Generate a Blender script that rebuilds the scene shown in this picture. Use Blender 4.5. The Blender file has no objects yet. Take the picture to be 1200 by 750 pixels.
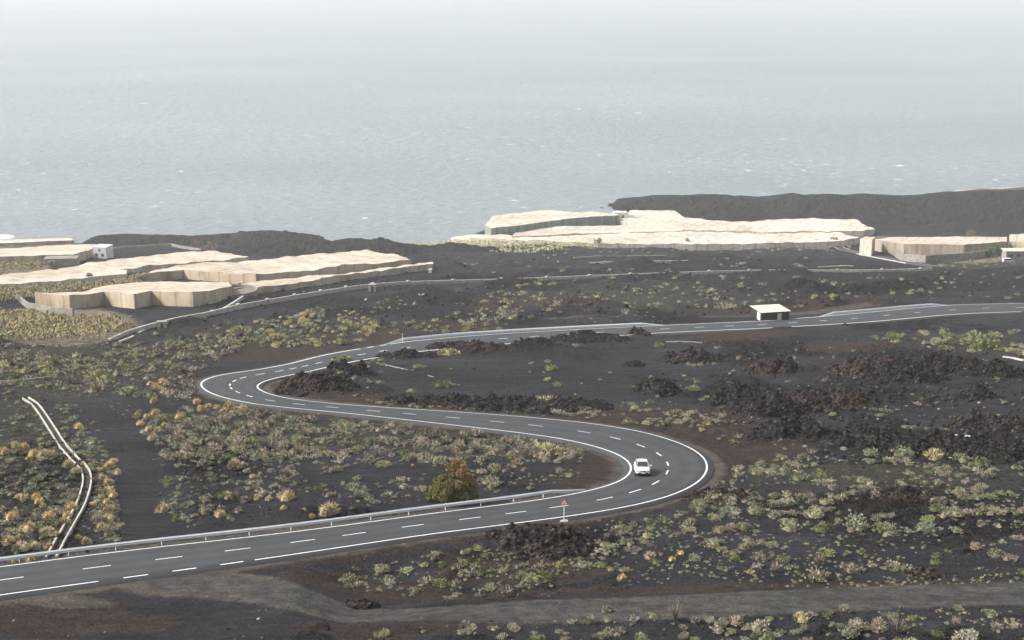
import bpy, math, time
import numpy as np
T0 = time.time()
R = math.radians
rng = np.random.default_rng(7)
scn = bpy.context.scene
COL = scn.collection

# ------------------------------------------------------------------ camera model
F = 1700.0
PITCH = math.atan(435.0 / F)
CP, SP = math.cos(PITCH), math.sin(PITCH)
HC, V0, M = 169.0, 31.4, 0.163
cam = bpy.data.objects.new('camera', bpy.data.cameras.new('camera'))
COL.objects.link(cam)
cam.location = (0, 0, HC)
cam.rotation_euler = (math.pi / 2 - PITCH, 0, 0)
cam.data.sensor_width = 36
cam.data.lens = F / 1200 * 36
cam.data.clip_start = 1
cam.data.clip_end = 90000
scn.camera = cam

def project(P):
    P = np.atleast_2d(np.asarray(P, float))
    d = P[:, 1] * CP - (P[:, 2] - HC) * SP
    u = P[:, 1] * SP + (P[:, 2] - HC) * CP
    return 600 + F * P[:, 0] / d, 375 - F * u / d

def ray(px, py):
    px = np.asarray(px, float); py = np.asarray(py, float)
    x = (px - 600) / F; u = (375 - py) / F
    return np.stack([x, CP + u * SP, -SP + u * CP], -1)      # scaled so depth = 1

# ------------------------------------------------------------------ noise
def _h(ix, iy, s):
    n = (ix.astype(np.int64) * 374761393 + iy.astype(np.int64) * 668265263 + s * 1274126177) & 0xffffffff
    n = ((n ^ (n >> 13)) * 1274126177) & 0xffffffff
    return ((n ^ (n >> 16)) & 0xffff) / 65535.0

def vn(x, y, s=0):
    ix = np.floor(x); iy = np.floor(y); fx = x - ix; fy = y - iy
    fx = fx * fx * fx * (fx * (fx * 6 - 15) + 10); fy = fy * fy * fy * (fy * (fy * 6 - 15) + 10)
    a = _h(ix, iy, s); b = _h(ix + 1, iy, s); c = _h(ix, iy + 1, s); d = _h(ix + 1, iy + 1, s)
    return (a + (b - a) * fx) * (1 - fy) + (c + (d - c) * fx) * fy

def fbm(x, y, o=4, s=0, g=0.5):
    r = 0; a = 1; t = 0
    for i in range(o):
        r = r + a * (vn(x, y, s + i * 17) * 2 - 1); t += a; a *= g
        x, y = x * 1.9 * 0.8 - y * 1.9 * 0.6 + 13.7, x * 1.9 * 0.6 + y * 1.9 * 0.8 - 5.1
    return r / t

def worley(x, y, s=0):
    ix = np.floor(x); iy = np.floor(y)
    f1 = np.full(x.shape, 9.0); f2 = np.full(x.shape, 9.0); idv = np.zeros(x.shape)
    for dx in (-1, 0, 1):
        for dy in (-1, 0, 1):
            cx = ix + dx; cy = iy + dy
            qx = cx + _h(cx, cy, s); qy = cy + _h(cx, cy, s + 9)
            d = np.hypot(x - qx, y - qy)
            n = d < f1
            f2 = np.where(n, f1, np.minimum(f2, d)); idv = np.where(n, _h(cx, cy, s + 31), idv); f1 = np.where(n, d, f1)
    return f1, f2, idv

def ss(a, b, x):
    t = np.clip((x - a) / (b - a), 0, 1)
    return t * t * (3 - 2 * t)

# ------------------------------------------------------------------ smooth base of the land
def h0(X, Y):
    pl = HC - V0 - M * Y
    Yf = 745.0
    Xn = X * 870 / np.maximum(Y, 1)
    Ys = 838 + 67 * ss(-30, 60, Xn)
    flat = HC - V0 - M * Yf - 0.068 * (Y - Yf) - np.maximum(Y - Ys, 0) * 0.3
    right = ss(-48, -8, Xn)
    z = np.where(Y > Yf, pl + (flat - pl) * right, pl)
    return np.maximum(z, -3.0)

def unproj_base(px, py, off=0.0):
    d = ray(px, py)
    lo = np.full(d.shape[:-1], 60.0); hi = np.full(d.shape[:-1], 1400.0)
    for _ in range(50):
        m = (lo + hi) / 2
        P = d * m[..., None]
        below = P[..., 2] + HC < h0(P[..., 0], P[..., 1]) + off
        hi = np.where(below, m, hi); lo = np.where(below, lo, m)
    P = d * lo[..., None]; P[..., 2] += HC
    return P

def gsmooth(P, sig):
    k = min(int(sig * 3) + 1, len(P) - 2)
    w = np.exp(-0.5 * (np.arange(-k, k + 1) / sig) ** 2); w /= w.sum()
    out = np.empty_like(P)
    Q = P if P.ndim > 1 else P[:, None]
    O = []
    for c in range(Q.shape[1]):
        q = Q[:, c]
        pad = np.concatenate([2 * q[0] - q[k:0:-1], q, 2 * q[-1] - q[-2:-k - 2:-1]])
        O.append(np.convolve(pad, w, 'valid'))
    O = np.stack(O, -1)
    return O if P.ndim > 1 else O[:, 0]

def resample(P, step=None, n=None):
    P = np.asarray(P, float)
    s = np.concatenate([[0], np.cumsum(np.linalg.norm(np.diff(P, axis=0), axis=1))])
    if n is None: n = max(2, int(s[-1] / step) + 1)
    t = np.linspace(0, s[-1], n)
    return np.stack([np.interp(t, s, P[:, c]) for c in range(P.shape[1])], -1)

def pxpath(pts, step=1.0, sig=0.0):
    p = np.array(pts, float)
    p = resample(p, n=max(40, len(p) * 12))
    P = unproj_base(p[:, 0], p[:, 1])
    P = resample(P, step)
    if sig: P = gsmooth(P, sig / step)
    return P

# main road: its two white edge lines as seen
ALINE = [(-260, 699), (-130, 682), (0, 666.4), (101, 652.8), (202, 641), (300, 630.4), (401, 617.8), (502, 603.8), (600, 591.8), (658, 583.5), (701, 574.4), (727, 566), (736.5, 559), (740, 551), (738.5, 544), (728, 536), (714, 529.8), (696, 524.5), (676, 519.3), (650, 514.3), (600, 507.5), (502, 496.3), (401, 485), (350, 480.5), (300, 475.3), (276, 470.8), (253, 465), (239, 458.5), (233, 452), (237, 446.5), (248, 442.5), (266, 438.8), (300, 434.6), (338, 427.6), (363, 420.8), (389, 414.9), (419, 410), (452, 404.6), (477, 401), (540, 395), (600, 391), (701, 385.5), (777, 382), (900, 376.5), (963, 371.5), (1027, 365.7), (1070, 361.5), (1120, 357.7), (1200, 356), (1330, 357), (1480, 360)]
BLINE = [(-260, 740), (-130, 720), (0, 700), (111, 684.6), (210, 671), (300, 658.8), (401, 643.6), (502, 628.4), (600, 616), (661, 608), (727, 598), (777, 586.5), (807, 575), (824, 563.5), (831, 552), (828, 539), (814, 528), (792, 518.3), (752, 506.8), (701, 498.4), (650, 492.7), (600, 488.6), (528, 483.4), (452, 478.6), (401, 475), (351, 470.2), (322, 465), (306, 459), (300, 454.5), (305, 449.7), (320, 444.8), (340, 440.9), (361, 437), (390, 430), (424, 423), (452, 419), (487, 413.4), (540, 408.3), (600, 403.5), (700, 396.5), (765, 391.5), (828, 388.6), (900, 385.5), (960, 382), (1016, 378.5), (1060, 374.5), (1103, 370.3), (1150, 367.5), (1200, 366), (1330, 366.5), (1480, 370)]
Aw = pxpath(ALINE, 0.5, 2.6); Bw = pxpath(BLINE, 0.5, 2.6)
idx = np.array([np.argmin(((Bw[:, :2] - a[:2]) ** 2).sum(1)) for a in Aw], float)
idx = np.maximum.accumulate(idx)
idx = gsmooth(idx, 14)
ii = np.clip(idx, 0, len(Bw) - 1); i0 = ii.astype(int); i1 = np.minimum(i0 + 1, len(Bw) - 1); fr = (ii - i0)[:, None]
Bm = Bw[i0] * (1 - fr) + Bw[i1] * fr
C6 = np.concatenate([Aw, Bm, (Aw + Bm) / 2], 1)
s = np.concatenate([[0], np.cumsum(np.linalg.norm(np.diff(C6[:, 6:9], axis=0), axis=1))])
t = np.arange(0, s[-1], 1.0)
C6 = np.stack([np.interp(t, s, C6[:, c]) for c in range(9)], -1)
RA, RB, RC = C6[:, :3], C6[:, 3:6], C6[:, 6:9]
RW = np.linalg.norm(RB[:, :2] - RA[:, :2], axis=1)
RWs = RW / 2
print('road len', len(RC), 'width', RW.min(), RW.max(), [round(float(w), 1) for w in RW[::40]])

# other tracks: (pixel path, half width m)
TRACKS = {
    'lower': (pxpath([(215, 680), (280, 690), (340, 699), (430, 708), (520, 716), (620, 720), (720, 714), (850, 706), (1000, 700), (1200, 694), (1400, 690)], 2.0, 6), 2.6),
    'left': (pxpath([(20, 466), (70, 464), (110, 474), (135, 505), (150, 540), (160, 580), (168, 615), (172, 640)], 2.0, 6), 1.9),
    'far': (pxpath([(620, 376), (700, 372), (800, 371), (880, 372), (960, 366), (1010, 358)], 3.0, 6), 2.5),
}
# side road (asphalt) in the distance
SIDE = pxpath([(1040, 277), (1012, 280.5), (990, 283.5), (981, 288), (986, 292), (1004, 296), (1030, 301.5), (1060, 307), (1085, 311.5), (1098, 313)], 2.0, 4)

def dist_pts(X, Y, P, extra=None, pad=14):
    """distance to polyline (nearest of segments) minus optional half width"""
    out = np.full(X.shape, 1e3)
    for k in range(0, len(P) - 1):
        ax, ay = P[k, 0], P[k, 1]; bx, by = P[k + 1, 0], P[k + 1, 1]
        dx, dy = bx - ax, by - ay
        L = dx * dx + dy * dy + 1e-9
        r0 = np.searchsorted(ROWY, min(ay, by) - pad); r1 = np.searchsorted(ROWY, max(ay, by) + pad)
        if r1 <= r0: continue
        sl = slice(r0, r1)
        # columns too
        u0 = (min(ax, bx) - pad) / max(ROWY[r0], 30.0) if min(ax, bx) - pad < 0 else (min(ax, bx) - pad) / ROWY[r1 - 1]
        u1 = (max(ax, bx) + pad) / max(ROWY[r0], 30.0) if max(ax, bx) + pad > 0 else (max(ax, bx) + pad) / ROWY[r1 - 1]
        c0 = max(0, np.searchsorted(COLU, u0) - 1); c1 = min(len(COLU), np.searchsorted(COLU, u1) + 1)
        if c1 <= c0: continue
        x = X[sl, c0:c1]; y = Y[sl, c0:c1]
        tt = np.clip(((x - ax) * dx + (y - ay) * dy) / L, 0, 1)
        d = np.hypot(x - ax - tt * dx, y - ay - tt * dy)
        if extra is not None: d = d - (extra[k] * (1 - tt) + extra[k + 1] * tt)
        out[sl, c0:c1] = np.minimum(out[sl, c0:c1], d)
    return out

# ------------------------------------------------------------------ terrain grid
py_rows = np.concatenate([np.arange(860, 236, -0.7)])
ang = PITCH + np.arctan((py_rows - 375) / F)
ROWY = V0 / np.maximum(np.tan(ang) - M, 0.003)
ROWY = ROWY[ROWY < 700]
ROWY = np.concatenate([[45, 60, 75], ROWY[ROWY > 80], np.arange(702, 1090, 2.4)])
ROWY = np.unique(ROWY)
COLU = np.linspace(-0.60, 0.60, 1250)
GX = ROWY[:, None] * COLU[None, :]
GY = np.repeat(ROWY[:, None], len(COLU), 1)
GZ0 = h0(GX, GY)
gpx, gpy = project(np.stack([GX.ravel(), GY.ravel(), GZ0.ravel()], -1))
gpx = gpx.reshape(GX.shape); gpy = gpy.reshape(GX.shape)
print('grid', GX.shape, time.time() - T0)
STEP = 2
dr = dist_pts(GX, GY, RC[::STEP], RWs[::STEP], 24)
dt = {k: dist_pts(GX, GY, P, None, 14) for k, (P, w) in TRACKS.items()}
dside = dist_pts(GX, GY, SIDE, None, 16)
print('dist', time.time() - T0)

def ell(cx, cy, rx, ry, px=None, py=None):
    px = gpx if px is None else px; py = gpy if py is None else py
    return np.sqrt(((px - cx) / rx) ** 2 + ((py - cy) / ry) ** 2)

def blobs(lst, soft=0.35):
    m = np.zeros(gpx.shape)
    for (cx, cy, rx, ry) in lst:
        m = np.maximum(m, 1 - ss(1 - soft, 1 + soft, ell(cx, cy, rx, ry)))
    return m

# rough lava country (ground itself clinker-like)
ROUGH = [(990, 465, 90, 26), (1070, 425, 90, 24), (870, 470, 60, 28), (1150, 520, 110, 16), (1000, 505, 60, 16), (910, 415, 60, 18),
         (560, 475, 120, 8), (560, 410, 90, 9), (400, 440, 40, 14), (640, 625, 90, 26), (40, 640, 90, 60), (50, 560, 70, 60), (1050, 330, 200, 22), (860, 320, 150, 16),
         (300, 350, 140, 14), (420, 330, 120, 14), (700, 330, 200, 12), (250, 560, 60, 60), (500, 355, 160, 14), (700, 395, 60, 7), (1080, 600, 160, 40)]
rough = blobs(ROUGH, 0.6)
rn = fbm(GX / 14, GY / 14, 4, 3)
rough = np.clip(rough * 1.3 + rn * 0.9 - 0.35, 0, 1)
rough = np.maximum(rough, ss(.14, .34, fbm(GX / 20, GY / 20, 4, 71)) * .8 * ss(250, 300, GY))
rough = np.maximum(rough, ss(.22, .4, fbm(GX / 12, GY / 12, 4, 73)) * .6)
free = ss(0.8, 6.0, dr)
for k in dt: free = free * ss(TRACKS[k][1] - 0.6, TRACKS[k][1] + 3.5, dt[k])
free = free * ss(3.0, 8.0, dside)
amp = 0.55 + 0.9 * ss(250, 600, GY)
und = fbm(GX / 34, GY / 34, 3, 11) * 2.0 * amp + fbm(GX / 9, GY / 9, 3, 21) * 0.42
CHAN = pxpath([(240, 372), (262, 364), (300, 360), (350, 350), (400, 342.5), (430, 337), (470, 333.5), (520, 332), (600, 330), (700, 326), (800, 322), (900, 318.7), (1000, 318.5), (1060, 318.7), (1092, 317)], 4.0, 8)
dchan = dist_pts(GX, GY, CHAN, None, 22)
built = np.maximum(1 - ss(.85, 1.1, ell(150, 325, 370, 52)), 1 - ss(.85, 1.1, ell(760, 270, 330, 22)))
built = np.maximum(built, 1 - ss(.85, 1.1, ell(1120, 292, 130, 24)))
midf = ss(2, 16, dchan) * ss(5, 20, dr) * (1 - built)
und = und * (1 - .75 * built) * (.35 + .65 * ss(1, 10, dchan))
# low wind ripples and furrows along the slope in the foreground
fur = fbm(GX / 11, GY / 1.6, 3, 51) * 0.16 * ss(716, 738, gpy)
f1, f2, fid = worley(GX / 1.9, GY / 1.9, 5)
g1, g2, gid = worley(GX / 0.8, GY / 0.8, 8)
clink = (fid * 0.9 + 0.2) * (0.75 - f1) * 1.0 + (0.6 - g1) * 0.35 * gid
lod = 1 - 0.4 * ss(250, 600, GY)
dz = und + fur + fbm(GX / 2.2, GY / 2.2, 3, 41) * 0.10 + rough * clink * 1.35 * lod + ss(260, 330, GY) * (1 - ss(640, 740, GY)) * np.maximum(fbm(GX / 26, GY / 26, 4, 61, .6) - .08, 0) * 5.5 * midf
dz = dz * free * ss(.3, 4.0, dchan)
# the road stands on an embankment on its near side
near = RC[:, 1] < 150
Pn = RC[:320]
dn = dist_pts(GX, GY, Pn[::STEP], RWs[:320:STEP], 24)
xi = np.interp(GX.ravel(), Pn[np.argsort(Pn[:, 0]), 0], Pn[np.argsort(Pn[:, 0]), 1]).reshape(GX.shape)
side = (GY < xi) & (gpy > 600)
bank = ss(1.3, 6.0, dn) * (1 - ss(13, 23, dn)) * side * ss(330, 430, gpx) * (1 - ss(720, 800, gpx))
dz = dz - bank * 1.5
# gutter so that the verge lies just under the asphalt
dz = dz - 0.10 * (1 - ss(0.3, 1.6, dr))
dz = dz - 0.10 * (1 - ss(2.0, 4.0, dside))
land = ss(-2.5, 1.0, GZ0)
GZ = GZ0 + dz * land
print('height', time.time() - T0)

def hz(x, y):
    x = np.asarray(x, float); y = np.asarray(y, float)
    r = np.interp(y, ROWY, np.arange(len(ROWY)))
    c = np.clip((x / np.maximum(y, 1) - COLU[0]) / (COLU[1] - COLU[0]), 0, len(COLU) - 1.001)
    r = np.clip(r, 0, len(ROWY) - 1.001)
    ri = r.astype(int); ci = c.astype(int); fr_ = r - ri; fc = c - ci
    return (GZ[ri, ci] * (1 - fc) + GZ[ri, ci + 1] * fc) * (1 - fr_) + (GZ[ri + 1, ci] * (1 - fc) + GZ[ri + 1, ci + 1] * fc) * fr_

def U(px, py, off=0.0):
    """point of the ground (raised by off) seen at pixel px, py"""
    px = np.atleast_1d(np.asarray(px, float)); py = np.atleast_1d(np.asarray(py, float))
    px, py = np.broadcast_arrays(px, py)
    B = unproj_base(px, py, off)
    d = ray(px, py)
    t0 = np.linalg.norm(B - np.array([0, 0, HC]), axis=1) / np.linalg.norm(d, axis=1)
    best = t0 * 1.12; found = np.zeros(len(px), bool)
    for k in np.linspace(0.86, 1.14, 113):
        t_ = t0 * k
        P = d * t_[:, None]
        below = (P[:, 2] + HC) < hz(P[:, 0], P[:, 1]) + off
        new = below & ~found
        best = np.where(new, t_, best); found |= below
    P = d * best[:, None]; P[:, 2] += HC
    P[:, 2] = hz(P[:, 0], P[:, 1]) + off
    return P

def pxm(py):      # pixels per metre at that photo row
    a = PITCH + math.atan((py - 375) / F)
    y = V0 / (math.tan(a) - M)
    return F / (y * CP + (V0 + M * y) * SP)

# ------------------------------------------------------------------ materials
def mat(name):
    m = bpy.data.materials.new(name); m.use_nodes = True
    nt = m.node_tree; b = nt.nodes['Principled BSDF']
    return m, nt, b

def N(nt, typ, **kw):
    n = nt.nodes.new(typ)
    for k, v in kw.items():
        if k.startswith('i_'):
            key = k[2:].replace('_', ' ')
            n.inputs[key].default_value = v
        else: setattr(n, k, v)
    return n

def noise(nt, scale, detail=4, rough=0.55, vec=None, coord='Object'):
    n = N(nt, 'ShaderNodeTexNoise'); n.inputs['Scale'].default_value = scale
    n.inputs['Detail'].default_value = detail; n.inputs['Roughness'].default_value = rough
    if vec is None:
        tc = N(nt, 'ShaderNodeTexCoord'); vec = tc.outputs[coord]
    nt.links.new(vec, n.inputs['Vector'])
    return n

def ramp(nt, fac, stops, interp='LINEAR'):
    r = N(nt, 'ShaderNodeValToRGB'); r.color_ramp.interpolation = interp
    el = r.color_ramp.elements
    while len(el) < len(stops): el.new(0.5)
    for e, (p, c) in zip(el, stops):
        e.position = p; e.color = (*c, 1) if len(c) == 3 else c
    nt.links.new(fac, r.inputs['Fac'])
    return r

def mixc(nt, fac, a, b, mode='MIX'):
    m = N(nt, 'ShaderNodeMix', data_type='RGBA', blend_type=mode)
    for sock, v in ((m.inputs[0], fac), (m.inputs[6], a), (m.inputs[7], b)):
        if isinstance(v, bpy.types.NodeSocket): nt.links.new(v, sock)
        elif isinstance(v, (int, float)): sock.default_value = v
        else: sock.default_value = (*v, 1)
    return m.outputs[2]

def math_(nt, op, a, b=None, clamp=False):
    m = N(nt, 'ShaderNodeMath', operation=op, use_clamp=clamp)
    for sock, v in ((m.inputs[0], a), (m.inputs[1], b)):
        if v is None: continue
        if isinstance(v, bpy.types.NodeSocket): nt.links.new(v, sock)
        else: sock.default_value = v
    return m.outputs[0]

def bump(nt, b, h, strength=0.5, dist=0.1):
    n = N(nt, 'ShaderNodeBump'); n.inputs['Strength'].default_value = strength; n.inputs['Distance'].default_value = dist
    nt.links.new(h, n.inputs['Height']); nt.links.new(n.outputs['Normal'], b.inputs['Normal'])

def simple(name, base, rough=0.7, var=0.25, scale=2.0, metal=0.0, bstr=0.0, spec=0.3, dark=None, detail=5):
    m, nt, b = mat(name)
    n = noise(nt, scale, detail, 0.6)
    dk = dark or tuple(c * (1 - var) for c in base)
    lt = tuple(min(1, c * (1 + var * 0.6)) for c in base)
    r = ramp(nt, n.outputs['Fac'], [(0.3, dk), (0.7, lt)])
    nt.links.new(r.outputs[0], b.inputs['Base Color'])
    b.inputs['Roughness'].default_value = rough; b.inputs['Metallic'].default_value = metal
    b.inputs['Specular IOR Level'].default_value = spec
    if bstr: bump(nt, b, n.outputs['Fac'], bstr, 0.1)
    return m

M_ = {}
M_['asphalt'] = simple('asphalt', (0.043, 0.047, 0.051), 0.85, 0.16, 0.35, bstr=0.0, spec=0.25)
# add grain and worn wheel tracks to the asphalt
_nt = M_['asphalt'].node_tree; _b = _nt.nodes['Principled BSDF']
_old = _b.inputs['Base Color'].links[0].from_socket
_n = noise(_nt, 9.0, 3, 0.8)
_g = ramp(_nt, _n.outputs['Fac'], [(0.3, (0.82, 0.82, 0.82)), (0.7, (1.14, 1.14, 1.13))])
_vc = N(_nt, 'ShaderNodeVertexColor'); _vc.layer_name = 'lane'
_ph = math_(_nt, 'SINE', math_(_nt, 'MULTIPLY', _vc.outputs['Color'], 8 * math.pi))
_n2 = noise(_nt, 0.12, 3, 0.6)
_wr = ramp(_nt, math_(_nt, 'ADD', math_(_nt, 'MULTIPLY', _ph, 0.22), _n2.outputs['Fac']), [(0.25, (0.88, 0.88, 0.89)), (0.75, (1.14, 1.13, 1.11))])
_c = mixc(_nt, 1.0, _old, _g.outputs[0], 'MULTIPLY')
_nt.links.new(mixc(_nt, 1.0, _c, _wr.outputs[0], 'MULTIPLY'), _b.inputs['Base Color'])
M_['paint'] = simple('road_paint', (0.68, 0.68, 0.66), 0.7, 0.22, 3.0)
M_['steel'] = simple('galvanised_steel', (0.66, 0.68, 0.69), 0.55, 0.10, 1.2, metal=0.0)
M_['concrete'] = simple('concrete', (0.28, 0.26, 0.23), 0.9, 0.4, 0.9)
M_['concrete_pale'] = simple('pale_concrete', (0.42, 0.39, 0.34), 0.9, 0.35, 0.8)
M_['white_wall'] = simple('white_wall', (0.62, 0.61, 0.57), 0.85, 0.1, 0.5)
M_['blockwork'] = simple('lava_blockwork', (0.030, 0.028, 0.030), 0.95, 0.5, 2.6, bstr=0.6)
M_['grey_wall'] = simple('grey_rendered_wall', (0.24, 0.22, 0.195), 0.95, 0.4, 0.35)
M_['roof_cream'] = simple('cream_roof_slab', (0.60, 0.53, 0.41), 0.9, 0.2, 0.8)
M_['glass'] = simple('dark_glass', (0.03, 0.035, 0.04), 0.08, 0.1, 1.0, spec=0.8)
M_['car_white'] = simple('white_car_paint', (0.60, 0.60, 0.595), 0.25, 0.02, 1.0, spec=0.6)
M_['black'] = simple('black_rubber', (0.02, 0.02, 0.02), 0.8, 0.2, 6.0)
M_['lamp'] = simple('lamp_glass', (0.16, 0.165, 0.17), 0.15, 0.2, 20.0, spec=0.8)
M_['rim'] = simple('wheel_metal', (0.45, 0.45, 0.46), 0.4, 0.1, 4.0, metal=0.7)
M_['red'] = simple('sign_red', (0.55, 0.035, 0.03), 0.5, 0.1, 3.0)
M_['sign_white'] = simple('sign_white', (0.80, 0.80, 0.78), 0.5, 0.05, 3.0)
M_['plate'] = simple('plate_white', (0.6, 0.6, 0.58), 0.6, 0.05, 3.0)
M_['wood'] = simple('bark', (0.13, 0.095, 0.07), 0.9, 0.4, 4.0)
M_['door_white'] = simple('pale_door', (0.62, 0.64, 0.56), 0.7, 0.15, 1.5)
M_['door_grey'] = simple('grey_door', (0.42, 0.42, 0.44), 0.7, 0.15, 1.5)
M_['foam'] = simple('sea_foam', (0.85, 0.86, 0.86), 0.9, 0.1, 0.5)
M_['window'] = simple('dark_window', (0.05, 0.055, 0.06), 0.3, 0.2, 1.0)
M_['water_tank'] = simple('tank_water', (0.20, 0.17, 0.13), 0.7, 0.3, 0.3)

def net_mat(name, base, sc, streak):
    m, nt, b = mat(name)
    tc = N(nt, 'ShaderNodeTexCoord')
    mp = N(nt, 'ShaderNodeMapping'); mp.inputs['Scale'].default_value = streak
    nt.links.new(tc.outputs['Object'], mp.inputs['Vector'])
    n = noise(nt, sc, 5, 0.65, mp.outputs[0])
    n2 = noise(nt, 0.035, 3, 0.6)
    r = ramp(nt, n.outputs['Fac'], [(0.32, tuple(c * 0.66 for c in base)), (0.5, base), (0.68, tuple(min(1, c * 1.22) for c in base))])
    r2 = ramp(nt, n2.outputs['Fac'], [(0.35, (0.80, 0.77, 0.73)), (0.6, (1.04, 1.04, 1.04))])
    nt.links.new(mixc(nt, 1.0, r.outputs[0], r2.outputs[0], 'MULTIPLY'), b.inputs['Base Color'])
    wv = N(nt, 'ShaderNodeTexWave'); wv.bands_direction = 'X'; wv.inputs['Scale'].default_value = 0.055; wv.inputs['Distortion'].default_value = 1.2; wv.inputs['Detail'].default_value = 2
    mq = N(nt, 'ShaderNodeMapping'); mq.inputs['Rotation'].default_value = (0, 0, 0.35); nt.links.new(tc.outputs['Object'], mq.inputs['Vector']); nt.links.new(mq.outputs[0], wv.inputs['Vector'])
    sm = ramp(nt, wv.outputs['Fac'], [(0.0, (0.70, 0.69, 0.67)), (0.10, (1, 1, 1))])
    cc_ = b.inputs['Base Color'].links[0].from_socket
    nt.links.new(mixc(nt, 0.8, cc_, sm.outputs[0], 'MULTIPLY'), b.inputs['Base Color'])
    b.inputs['Roughness'].default_value = 0.9; b.inputs['Specular IOR Level'].default_value = 0.1
    bump(nt, b, n.outputs['Fac'], 0.6, 0.5)
    return m
M_['net'] = net_mat('cream_shade_net', (0.49, 0.43, 0.35), 0.45, (1, 1, 1))
M_['net_white'] = net_mat('white_shade_net', (0.52, 0.468, 0.395), 0.45, (1, 1, 1))
M_['net_side'] = net_mat('tan_side_net', (0.42, 0.355, 0.265), 0.22, (1, 1, 0.6))
M_['net_green'] = net_mat('green_side_net', (0.22, 0.27, 0.23), 0.4, (1, 1, 0.2))
M_['stone_wall'] = net_mat('tan_stone_wall', (0.34, 0.29, 0.23), 0.6, (1, 1, 0.3))

# ground: mask attributes give where each soil lies
def ground_mat():
    m, nt, b = mat('volcanic_ground')
    a1 = N(nt, 'ShaderNodeVertexColor'); a1.layer_name = 'soil'
    sep = N(nt, 'ShaderNodeSeparateColor'); nt.links.new(a1.outputs['Color'], sep.inputs[0])
    a2 = N(nt, 'ShaderNodeVertexColor'); a2.layer_name = 'soil_b'
    sep2 = N(nt, 'ShaderNodeSeparateColor'); nt.links.new(a2.outputs['Color'], sep2.inputs[0])
    nf = noise(nt, 3.2, 6, 0.75)
    nm = noise(nt, 0.45, 5, 0.65)
    nl = noise(nt, 0.05, 4, 0.6)
    ash = ramp(nt, nf.outputs['Fac'], [(0.30, (0.019, 0.0192, 0.022)), (0.60, (0.037, 0.0372, 0.043)), (0.80, (0.085, 0.083, 0.085))]).outputs[0]
    ash2 = ramp(nt, nl.outputs['Fac'], [(0.32, (0.68, 0.67, 0.67)), (0.68, (1.34, 1.33, 1.34))]).outputs[0]
    c = mixc(nt, 1.0, ash, ash2, 'MULTIPLY')
    nk = noise(nt, 0.9, 5, 0.8)
    tcs = N(nt, 'ShaderNodeTexCoord'); mps = N(nt, 'ShaderNodeMapping'); mps.inputs['Scale'].default_value = (0.09, 0.7, 0.7)
    nt.links.new(tcs.outputs['Object'], mps.inputs['Vector']); ns_ = noise(nt, 1.0, 5, 0.7, mps.outputs[0])
    kon = mixc(nt, 1.0, ramp(nt, nk.outputs['Fac'], [(0.34, (0.72, 0.72, 0.73)), (0.66, (1.28, 1.27, 1.26))]).outputs[0], ramp(nt, ns_.outputs['Fac'], [(0.34, (0.72, 0.72, 0.73)), (0.66, (1.28, 1.27, 1.25))]).outputs[0], 'MULTIPLY')
    brown = ramp(nt, nf.outputs['Fac'], [(0.3, (0.026, 0.019, 0.016)), (0.6, (0.058, 0.042, 0.035)), (0.8, (0.115, 0.09, 0.075))]).outputs[0]
    grav = ramp(nt, nf.outputs['Fac'], [(0.3, (0.07, 0.060, 0.051)), (0.6, (0.125, 0.108, 0.090)), (0.8, (0.19, 0.17, 0.145))]).outputs[0]
    rock = ramp(nt, nf.outputs['Fac'], [(0.38, (0.005, 0.005, 0.005)), (0.55, (0.026, 0.024, 0.024)), (0.74, (0.12, 0.105, 0.09))]).outputs[0]
    litter = ramp(nt, nf.outputs['Fac'], [(0.38, (0.022, 0.021, 0.019)), (0.56, (0.060, 0.056, 0.042)), (0.75, (0.16, 0.145, 0.11))]).outputs[0]
    def edge(sock, w=0.35):       # break the edge of a soil up with noise
        x = math_(nt, 'SUBTRACT', nm.outputs['Fac'], 0.5)
        x = math_(nt, 'MULTIPLY', x, w * 3.4)
        y = math_(nt, 'ADD', sock, x)
        gate = math_(nt, 'MULTIPLY', sock, 4.0, True)
        mr = N(nt, 'ShaderNodeMapRange'); mr.interpolation_type = 'SMOOTHSTEP'
        mr.inputs['From Min'].default_value = 0.3; mr.inputs['From Max'].default_value = 0.75
        nt.links.new(y, mr.inputs['Value'])
        return math_(nt, 'MULTIPLY', mr.outputs[0], gate)
    c = mixc(nt, edge(sep.outputs[2]), c, rock)
    c = mixc(nt, edge(sep2.outputs[0], 0.5), c, litter)
    c = mixc(nt, edge(sep.outputs[0]), c, brown)
    c = mixc(nt, edge(sep.outputs[1], 0.2), c, grav)
    # the hard grey dirt track
    trk = ramp(nt, nm.outputs['Fac'], [(0.3, (0.060, 0.056, 0.053)), (0.7, (0.105, 0.096, 0.088))]).outputs[0]
    c = mixc(nt, edge(sep2.outputs[1], 0.15), c, trk)
    sand = ramp(nt, nm.outputs['Fac'], [(0.3, (0.16, 0.14, 0.11)), (0.7, (0.26, 0.22, 0.17))]).outputs[0]
    c = mixc(nt, edge(sep2.outputs[2], 0.2), c, sand)
    c = mixc(nt, 1.0, c, kon, 'MULTIPLY')
    nt.links.new(c, b.inputs['Base Color'])
    b.inputs['Roughness'].default_value = 0.97; b.inputs['Specular IOR Level'].default_value = 0.12
    hh = math_(nt, 'ADD', nf.outputs['Fac'], nm.outputs['Fac'])
    bump(nt, b, math_(nt, 'ADD', hh, nk.outputs['Fac']), 1.0, 0.6)
    return m
M_['ground'] = ground_mat()

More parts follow.
